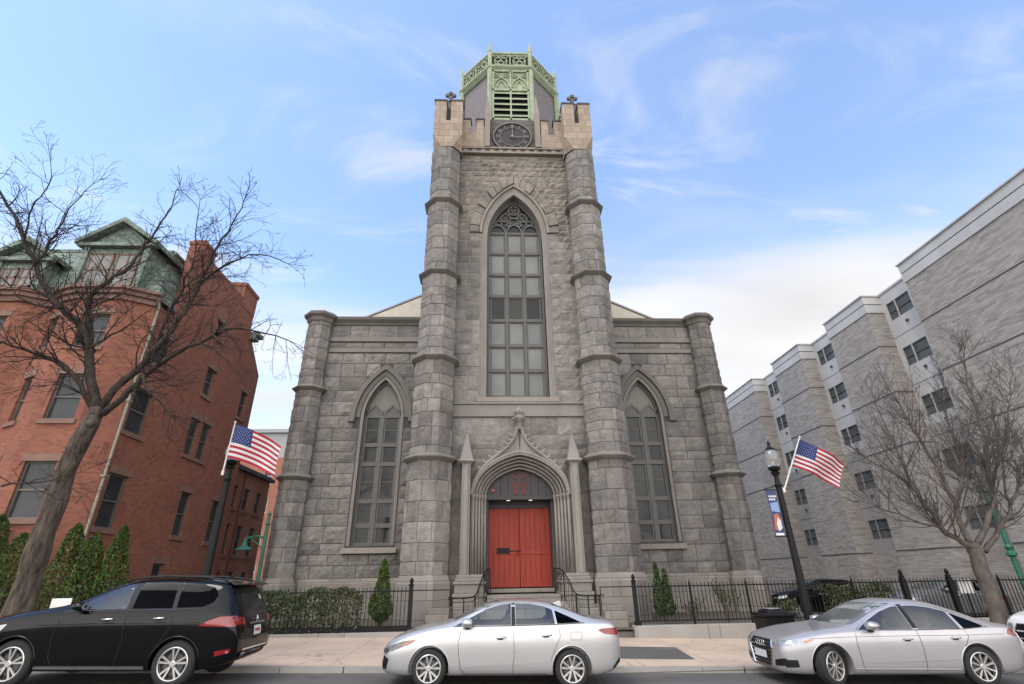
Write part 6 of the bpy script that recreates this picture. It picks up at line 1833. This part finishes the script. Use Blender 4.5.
c.proj([(-.6, .25), (.6, .25), (.68, .40), (.5, .47), (-.5, .47), (-.68, .40)], '-x', 'plastic_black', 'grille', off=.006, step=.06)
c.proj([(-.72, .55), (-.45, .60), (-.5, .66), (-.78, .62)], '-x', 'lamp_smoke', 'headlight', off=.006, step=.05); c.proj([(.72, .55), (.45, .60), (.5, .66), (.78, .62)], '-x', 'lamp_smoke', 'headlight', off=.006, step=.05)
c.both([(.03, .30), (.12, .30), (.16, .47), (.05, .52)], 'plastic_black', 'bumper_vent', off=.005, rnd=.01, step=.05)
c.both([(4.42, .30), (4.60, .42), (4.58, .50), (4.44, .36)], 'plastic_black', 'bumper_vent', off=.004, rnd=.01, step=.05)
c.handle(2.28, .83, 'paint_white_silver'); c.handle(3.16, .87, 'paint_white_silver'); c.mirror(1.62, 1.03, 'paint_white_silver')
for wx in S['wheels']:
    for sy in (-1, 1): c.wheel(wx, sy, 5, .085, twin=.26)
c.arch_lip('paint_white_silver', .012); c.underside()
f = MB(); f.prism([(3.36, 1.38), (3.58, 1.31), (3.545, 1.43), (3.50, 1.435)], 'y', -.02, .02); f.build('roof_fin', 'paint_white_silver', c.o, local=True, bevel=.01)

# ---- silver executive saloon on the right
S = dict(wins=[[(1.62, .955), (1.95, 1.12), (2.25, 1.26), (2.52, 1.345), (2.66, 1.365), (2.70, .97)],
        [(2.80, .972), (2.78, 1.372), (3.0, 1.375), (3.30, 1.345), (3.60, 1.275), (3.66, .985)],
        [(3.72, .99), (3.67, 1.25), (3.95, 1.135), (4.16, 1.03), (4.0, 1.0)]],
    L=4.93, W=1.88, wr=.345, arch=.392, wheels=(.93, 3.85), paint='paint_silver', crease=.68,
    top=[(0, .60), (.04, .72), (.14, .79), (.4, .86), (.9, .945), (1.3, .99), (1.5, 1.02), (1.85, 1.18), (2.2, 1.365), (2.55, 1.465), (2.9, 1.495), (3.3, 1.475), (3.65, 1.395), (4.0, 1.27), (4.3, 1.14), (4.5, 1.085), (4.75, 1.07), (4.85, 1.04), (4.90, .94), (4.93, .82)],
    belt=[(0, .54), (.05, .66), (.2, .74), (.5, .81), (1.0, .89), (1.5, .925), (2.4, .945), (3.4, .965), (4.2, 1.0), (4.6, 1.01), (4.85, .95), (4.93, .78)],
    bot=[(0, .24), (.1, .19), (.4, .18), (4.4, .20), (4.75, .27), (4.93, .42)],
    plan=[(0, .68), (.04, .78), (.12, .88), (.3, .95), (.6, .99), (1.0, 1.0), (3.8, 1.0), (4.4, .97), (4.7, .91), (4.85, .84), (4.93, .74)],
    roofw=[(0, .74), (.8, .82), (1.35, .82), (1.8, .70), (2.3, .635), (3.0, .625), (3.7, .63), (4.2, .72), (4.5, .80), (4.93, .78)])
c = Car('parked_saloon', 'silver saloon with turned front wheels parked under the lamp post at the right', 'car', S, (4.44, 12.02, gz(4.44) + .03), yaw=-.025)
c.both([(1.62, .955), (1.95, 1.12), (2.25, 1.26), (2.52, 1.345), (2.66, 1.365), (2.70, .97)], 'pane_clear', 'window')
c.both([(2.80, .972), (2.78, 1.372), (3.0, 1.375), (3.30, 1.345), (3.60, 1.275), (3.66, .985)], 'pane_clear', 'window')
c.both([(3.72, .99), (3.67, 1.25), (3.95, 1.135), (4.16, 1.03), (4.0, 1.0)], 'pane_tint', 'quarter_window')
for ax in ('-y', '+y'):
    c.line([(1.56, .945), (2.7, .958), (3.7, .978), (4.24, 1.02)], ax, 'window_trim', .016, 'chrome')
    c.line([(1.56, .95), (1.9, 1.125), (2.2, 1.275), (2.5, 1.37), (2.8, 1.40), (3.1, 1.395), (3.5, 1.335), (3.9, 1.19), (4.24, 1.02)], ax, 'window_trim', .016, 'chrome')
    c.proj([(2.705, .985), (2.795, .987), (2.775, 1.39), (2.67, 1.385)], ax, 'plastic_black', 'pillar_trim', off=.003, rnd=0)
    c.line([(1.52, .93), (1.48, .72), (1.52, .34), (1.60, .24)], ax, 'door_seam'); c.line([(2.75, .95), (2.77, .55), (2.74, .24)], ax, 'door_seam')
    c.line([(3.72, .97), (3.74, .86), (3.56, .6), (3.44, .42)], ax, 'door_seam'); c.line([(1.35, .30), (3.4, .30)], ax, 'sill_trim', .02, 'paint_silver', off=.006)
    c.line([(.6, .80), (1.4, .835), (2.6, .86), (3.6, .875), (4.5, .90)], ax, 'shoulder_crease', .010, 'paint_silver', off=.002)
    c.line([(1.6, .40), (2.5, .43), (3.4, .47)], ax, 'lower_crease', .01, 'paint_silver', off=.002)
c.proj([(-.70, 1.03), (.70, 1.03), (.58, 1.41), (-.58, 1.41)], '-x', 'car_glass', 'windscreen', off=.004, step=.09)
c.proj([(-.62, 1.13), (.62, 1.13), (.50, 1.37), (-.50, 1.37)], '+x', 'car_glass_tint', 'rear_window', off=.004, step=.08)
g = c.proj([(-.40, .72), (.40, .72), (.47, .60), (.36, .28), (-.36, .28), (-.47, .60)], '-x', 'plastic_black', 'grille', off=.008, step=.05, rnd=.04)
for k in range(6): c.line([(-.42 + abs(k - 3.5) * .01, .34 + k * .068), (.42 - abs(k - 3.5) * .01, .34 + k * .068)], '-x', 'grille_bar', .012, 'chrome', off=.012)
c.line([(-.40, .725), (.40, .725), (.475, .60), (.365, .275), (-.365, .275), (-.475, .60), (-.40, .725)], '-x', 'grille_frame', .022, 'chrome', off=.01)
em = MB()
for k in range(4):
    cy = -.135 + k * .09; r0 = c.bvh.ray_cast(Vector((-5, cy, .655)), Vector((1, 0, 0)))
    x = (r0[0].x if r0[0] else .02) - .028
    em.tube([(x, cy + .055 * math.cos(a), .655 + .055 * math.sin(a)) for a in [i * PI / 10 for i in range(21)]], .008, 5)
em.build('emblem', 'chrome', c.o, smooth=True, local=True)
c.proj([(-.26, .40), (.26, .40), (.26, .53), (-.26, .53)], '-x', 'plate_white', 'number_plate', off=.03, step=.3, rnd=.01)
for sg in (-1, 1):
    c.proj([(sg * .46, .665), (sg * .55, .735), (sg * .80, .765), (sg * .85, .72), (sg * .70, .66)], '-x', 'lamp_clear', 'headlight', off=.007, step=.05, rnd=.01)
    c.proj([(sg * .50, .30), (sg * .80, .33), (sg * .80, .46), (sg * .52, .40)], '-x', 'plastic_black', 'bumper_intake', off=.006, step=.06, rnd=.02)
    ax = '-y' if sg < 0 else '+y'
    c.proj([(.10, .68), (.20, .745), (.55, .80), (.66, .785), (.52, .70), (.24, .655)], ax, 'lamp_clear', 'headlight', off=.008, rnd=.01, step=.05)
    c.proj([(.48, .72), (.64, .775), (.60, .785), (.46, .755)], ax, 'lamp_amber', 'indicator', off=.012, rnd=.005, step=.05)
    c.proj([(.08, .30), (.30, .32), (.28, .44), (.09, .43)], ax, 'plastic_black', 'bumper_intake', off=.006, rnd=.015, step=.05)
    c.proj([(4.58, .90), (4.66, .985), (4.84, .985), (4.88, .88), (4.80, .84)], ax, 'lamp_red', 'tail_light', off=.006, rnd=.015, step=.05)
c.handle(2.52, .80, 'paint_silver', .2); c.handle(3.48, .825, 'paint_silver', .2); c.mirror(1.83, .98, 'paint_silver')
for i, wx in enumerate(S['wheels']):
    for sy in (-1, 1): c.wheel(wx, sy, 10, .075, steer=(.42 if i == 0 else 0))
c.arch_lip('paint_silver', .012); c.underside()

# ---- black sport utility car on the left
S = dict(wins=[[(1.66, 1.265), (1.95, 1.44), (2.25, 1.595), (2.50, 1.69), (2.62, 1.71), (2.68, 1.28)],
        [(2.78, 1.283), (2.74, 1.72), (3.1, 1.73), (3.42, 1.72), (3.52, 1.29)],
        [(3.60, 1.30), (3.52, 1.715), (3.9, 1.70), (4.16, 1.64), (4.27, 1.52), (4.24, 1.40), (4.08, 1.315)]],
    L=4.84, W=1.95, wr=.385, arch=.43, wheels=(.88, 3.80), paint='paint_black', crease=.70, shw=.95,
    top=[(0, .82), (.04, 1.0), (.14, 1.09), (.4, 1.17), (.9, 1.25), (1.25, 1.30), (1.45, 1.34), (1.8, 1.50), (2.1, 1.65), (2.4, 1.755), (2.7, 1.805), (3.2, 1.825), (3.8, 1.815), (4.3, 1.775), (4.46, 1.73), (4.53, 1.60), (4.62, 1.40), (4.70, 1.22), (4.76, 1.12), (4.81, .96), (4.84, .84)],
    belt=[(0, .74), (.05, .91), (.2, 1.01), (.5, 1.10), (1.0, 1.18), (1.5, 1.225), (2.4, 1.255), (3.4, 1.27), (4.0, 1.275), (4.5, 1.24), (4.72, 1.10), (4.84, .80)],
    bot=[(0, .38), (.1, .28), (.4, .26), (4.3, .27), (4.65, .36), (4.84, .50)],
    plan=[(0, .70), (.04, .80), (.12, .90), (.3, .96), (.6, .99), (1.0, 1.0), (3.8, 1.0), (4.3, .97), (4.6, .92), (4.76, .87), (4.84, .78)],
    roofw=[(0, .76), (.8, .84), (1.3, .84), (1.75, .74), (2.3, .69), (3.2, .685), (4.2, .67), (4.5, .68), (4.7, .76), (4.84, .8)])
c = Car('parked_suv', 'black sport utility car with roof rails parked at the left edge', 'car', S, (-10.88, 12.02, gz(-10.88) + .02))
c.both([(1.66, 1.265), (1.95, 1.44), (2.25, 1.595), (2.50, 1.69), (2.62, 1.71), (2.68, 1.28)], 'pane_clear', 'window', off=.004)
c.both([(2.78, 1.283), (2.74, 1.72), (3.1, 1.73), (3.42, 1.72), (3.52, 1.29)], 'pane_tint', 'window', off=.004)
c.both([(3.60, 1.30), (3.52, 1.715), (3.9, 1.70), (4.16, 1.64), (4.27, 1.52), (4.24, 1.40), (4.08, 1.315)], 'pane_tint', 'quarter_window', off=.004)
for ax in ('-y', '+y'):
    c.line([(1.58, 1.245), (2.7, 1.266), (3.6, 1.278), (4.10, 1.30)], ax, 'window_trim', .02, 'chrome')
    c.proj([(2.685, 1.285), (2.775, 1.287), (2.735, 1.72), (2.625, 1.712)], ax, 'seam_dark', 'pillar_trim', off=.003, rnd=0); c.proj([(3.525, 1.295), (3.595, 1.30), (3.515, 1.715), (3.425, 1.72)], ax, 'seam_dark', 'pillar_trim', off=.003, rnd=0)
    c.line([(1.35, .335), (3.30, .335)], ax, 'running_board', .05, 'chrome', off=.02)
    c.line([(1.55, 1.09), (1.50, .85), (1.55, .48), (1.64, .36)], ax, 'door_seam'); c.line([(2.74, 1.13), (2.78, .7), (2.74, .36)], ax, 'door_seam'); c.line([(3.58, 1.14), (3.62, 1.0), (3.46, .72), (3.34, .5)], ax, 'door_seam')
    c.line([(1.2, 1.0), (2.4, 1.04), (3.4, 1.05), (4.1, 1.06)], ax, 'shoulder_crease', .012, 'paint_black', off=.003)
    c.line([(1.6, .52), (2.5, .56), (3.3, .62)], ax, 'lower_crease', .012, 'paint_black', off=.003)
    rl_ = MB(); sy = -1 if ax == '-y' else 1
    pts = [(2.35, 1.72), (2.5, 1.79), (3.1, 1.835), (3.8, 1.825), (4.25, 1.775), (4.35, 1.72)]
    rl_.tube([(x, sy * .60, z + .01) for x, z in pts], .02, 8); rl_.build('roof_rail', 'plastic_black', c.o, smooth=True, local=True)
c.proj([(-.74, 1.35), (.74, 1.35), (.62, 1.75), (-.62, 1.75)], '-x', 'car_glass', 'windscreen', off=.004, step=.1)
c.proj([(-.70, 1.22), (.70, 1.22), (.62, 1.62), (-.62, 1.62)], '+x', 'car_glass_tint', 'rear_window', off=.005, step=.08, rnd=.05)
sp = MB(); sp.prism([(4.30, 1.765), (4.62, 1.72), (4.66, 1.69), (4.45, 1.68)], 'y', -.60, .60); so_ = sp.build('roof_spoiler', 'paint_black', c.o, local=True, bevel=.012)
sp = MB(); sp.box(4.645, 4.668, -.22, .22, 1.69, 1.71); sp.build('brake_lamp', 'lamp_red', so_, local=True)
for sg in (-1, 1):
    ax = '-y' if sg < 0 else '+y'
    c.proj([(4.10, 1.00), (4.28, 1.09), (4.46, 1.15), (4.70, 1.16), (4.77, 1.05), (4.74, .98), (4.5, .985)], ax, 'lamp_red', 'tail_light', off=.008, rnd=.02, step=.05)
    c.proj([(sg * .52, 1.0), (sg * .54, 1.12), (sg * .80, 1.14), (sg * .84, 1.01)], '+x', 'lamp_red', 'tail_light', off=.008, rnd=.02, step=.05)
    c.proj([(sg * .45, .47), (sg * .62, .47), (sg * .62, .53), (sg * .45, .53)], '+x', 'chrome', 'exhaust_trim', off=.03, rnd=.02, step=.05)
    c.proj([(.10, .86), (.22, .97), (.62, 1.02), (.55, .92), (.28, .85)], ax, 'lamp_clear', 'headlight', off=.008, rnd=.01, step=.05)
    c.proj([(4.50, .50), (4.74, .56), (4.73, .62), (4.48, .58)], ax, 'lamp_red', 'bumper_reflector', off=.005, rnd=.01, step=.05)
c.proj([(-.55, .42), (.55, .42), (.60, .56), (-.60, .56)], '+x', 'plastic_black', 'diffuser', off=.006, step=.08, rnd=.03)
c.proj([(-.55, .56), (.55, .56), (.55, .59), (-.55, .59)], '+x', 'chrome', 'bumper_trim', off=.012, step=.08, rnd=.01)
pl = c.proj([(-.17, .79), (.17, .79), (.17, .95), (-.17, .95)], '+x', 'plate_white', 'number_plate', off=.015, step=.3, rnd=.01)
c.proj([(-.36, .985), (.36, .985), (.36, 1.02), (-.36, 1.02)], '+x', 'chrome', 'tailgate_trim', off=.015, step=.2, rnd=.01)
c.proj([(-.12, .85), (.12, .85), (.12, .895), (-.12, .895)], '+x', 'plate_ink', 'plate_lettering', off=.018, step=.3, rnd=.005)
em = MB(); r0 = c.bvh.ray_cast(Vector((9, 0, 1.07)), Vector((-1, 0, 0))); ex = r0[0].x + .02
em.tube([(ex, .055 * math.cos(a), 1.08 + .055 * math.sin(a)) for a in [i * PI / 10 for i in range(21)]], .008, 5)
for k in range(3):
    a = PI / 2 + k * 2 * PI / 3; em.tube([(ex, 0, 1.08), (ex, .055 * math.cos(a), 1.08 + .055 * math.sin(a))], [.012, .004], 5)
em.build('emblem', 'chrome', c.o, local=True)
c.proj([(.40 + .05 * math.cos(i * PI / 6), 1.46 + .05 * math.sin(i * PI / 6)) for i in range(12)], '+x', 'plate_white', 'window_sticker', off=.009, step=.3, rnd=0)
c.handle(2.42, 1.10, 'chrome', .22); c.handle(3.36, 1.12, 'chrome', .22); c.mirror(1.86, 1.27, 'paint_black')
for wx in S['wheels']:
    for sy in (-1, 1): c.wheel(wx, sy, 5, .07, twin=.20)
c.arch_lip('paint_black', .016); c.underside()
f = MB(); f.prism([(3.95, 1.80), (4.16, 1.78), (4.13, 1.86), (4.09, 1.86)], 'y', -.018, .018); f.build('roof_fin', 'paint_black', c.o, local=True)

# ---- white car whose nose shows at the right edge
def white_suv(name, label, loc, paint='paint_white', star=True, group=None, yaw=0.0):
    S2 = dict(S); S2['paint'] = paint
    c = Car(name, label, 'car', S2, loc, yaw, group)
    c.both([(1.66, 1.265), (1.95, 1.44), (2.25, 1.595), (2.50, 1.69), (2.62, 1.71), (2.68, 1.28)], 'pane_clear', 'window'); c.both([(2.78, 1.283), (2.74, 1.72), (3.1, 1.73), (3.42, 1.72), (3.52, 1.29)], 'pane_tint', 'window')
    c.both([(3.60, 1.30), (3.52, 1.715), (3.9, 1.70), (4.16, 1.64), (4.27, 1.52), (4.24, 1.40), (4.08, 1.315)], 'pane_tint', 'quarter_window')
    c.proj([(-.74, 1.35), (.74, 1.35), (.62, 1.75), (-.62, 1.75)], '-x', 'car_glass', 'windscreen', off=.004, step=.1)
    c.proj([(-.70, 1.22), (.70, 1.22), (.62, 1.62), (-.62, 1.62)], '+x', 'car_glass_tint', 'rear_window', off=.005, step=.08)
    c.proj([(-.50, .94), (.50, .94), (.58, .76), (.48, .56), (-.48, .56), (-.58, .76)], '-x', 'plastic_black', 'grille', off=.008, step=.05, rnd=.05)
    for z in (.66, .80): c.line([(-.52, z), (.52, z)], '-x', 'grille_bar', .03, 'chrome', off=.014)
    c.line([(-.50, .945), (.50, .945), (.585, .76), (.485, .555), (-.485, .555), (-.585, .76), (-.50, .945)], '-x', 'grille_frame', .02, 'chrome', off=.01)
    if star:
        r0 = c.bvh.ray_cast(Vector((-9, 0, .74)), Vector((1, 0, 0))); ex = r0[0].x - .04; em = MB()
        em.tube([(ex, .11 * math.cos(a), .74 + .11 * math.sin(a)) for a in [i * PI / 12 for i in range(25)]], .012, 5)
        for k in range(3):
            a = PI / 2 + k * 2 * PI / 3; em.tube([(ex, 0, .74), (ex, .11 * math.cos(a), .74 + .11 * math.sin(a))], [.02, .006], 5)
        em.build('emblem', 'chrome', c.o, local=True)
    c.proj([(-.26, .40), (.26, .40), (.26, .52), (-.26, .52)], '-x', 'plate_white', 'number_plate', off=.02, step=.3, rnd=.01)
    for sg in (-1, 1):
        ax = '-y' if sg < 0 else '+y'
        c.proj([(.10, .86), (.22, .97), (.62, 1.02), (.55, .92), (.28, .85)], ax, 'lamp_clear', 'headlight', off=.008, rnd=.01, step=.05)
        c.proj([(sg * .60, .82), (sg * .62, .94), (sg * .80, .96), (sg * .84, .86)], '-x', 'lamp_clear', 'headlight', off=.008, rnd=.02, step=.05)
        c.proj([(sg * .56, .42), (sg * .82, .44), (sg * .80, .56), (sg * .60, .54)], '-x', 'plastic_black', 'bumper_intake', off=.006, step=.06, rnd=.02)
        c.proj([(4.10, .945), (4.28, 1.04), (4.46, 1.09), (4.74, 1.10), (4.78, .98), (4.5, .93)], ax, 'lamp_red', 'tail_light', off=.008, rnd=.02, step=.05)
        c.line([(1.55, 1.09), (1.50, .85), (1.55, .48), (1.64, .36)], ax, 'door_seam'); c.line([(2.74, 1.13), (2.78, .7), (2.74, .36)], ax, 'door_seam')
    c.mirror(1.86, 1.27, paint); c.handle(2.42, 1.10, 'chrome'); c.handle(3.36, 1.12, 'chrome')
    for wx in S2['wheels']:
        for sy in (-1, 1): c.wheel(wx, sy, 5, .10, twin=.2)
    c.underside(); return c
white_suv('parked_suv', 'white car with a dark barred grille cut off by the right edge', (10.65, 12.0, gz(10.7) + .06))
white_suv('parked_suv', 'dark grey car parked behind the railing and the right leafless tree', (17.2, 25.0, -.15), 'paint_grey', False, 'cars in the side car park')
white_suv('parked_suv', 'black car parked behind the railing beside the lamp post', (13.6, 29.5, -.15), 'paint_black', False, 'cars in the side car park')
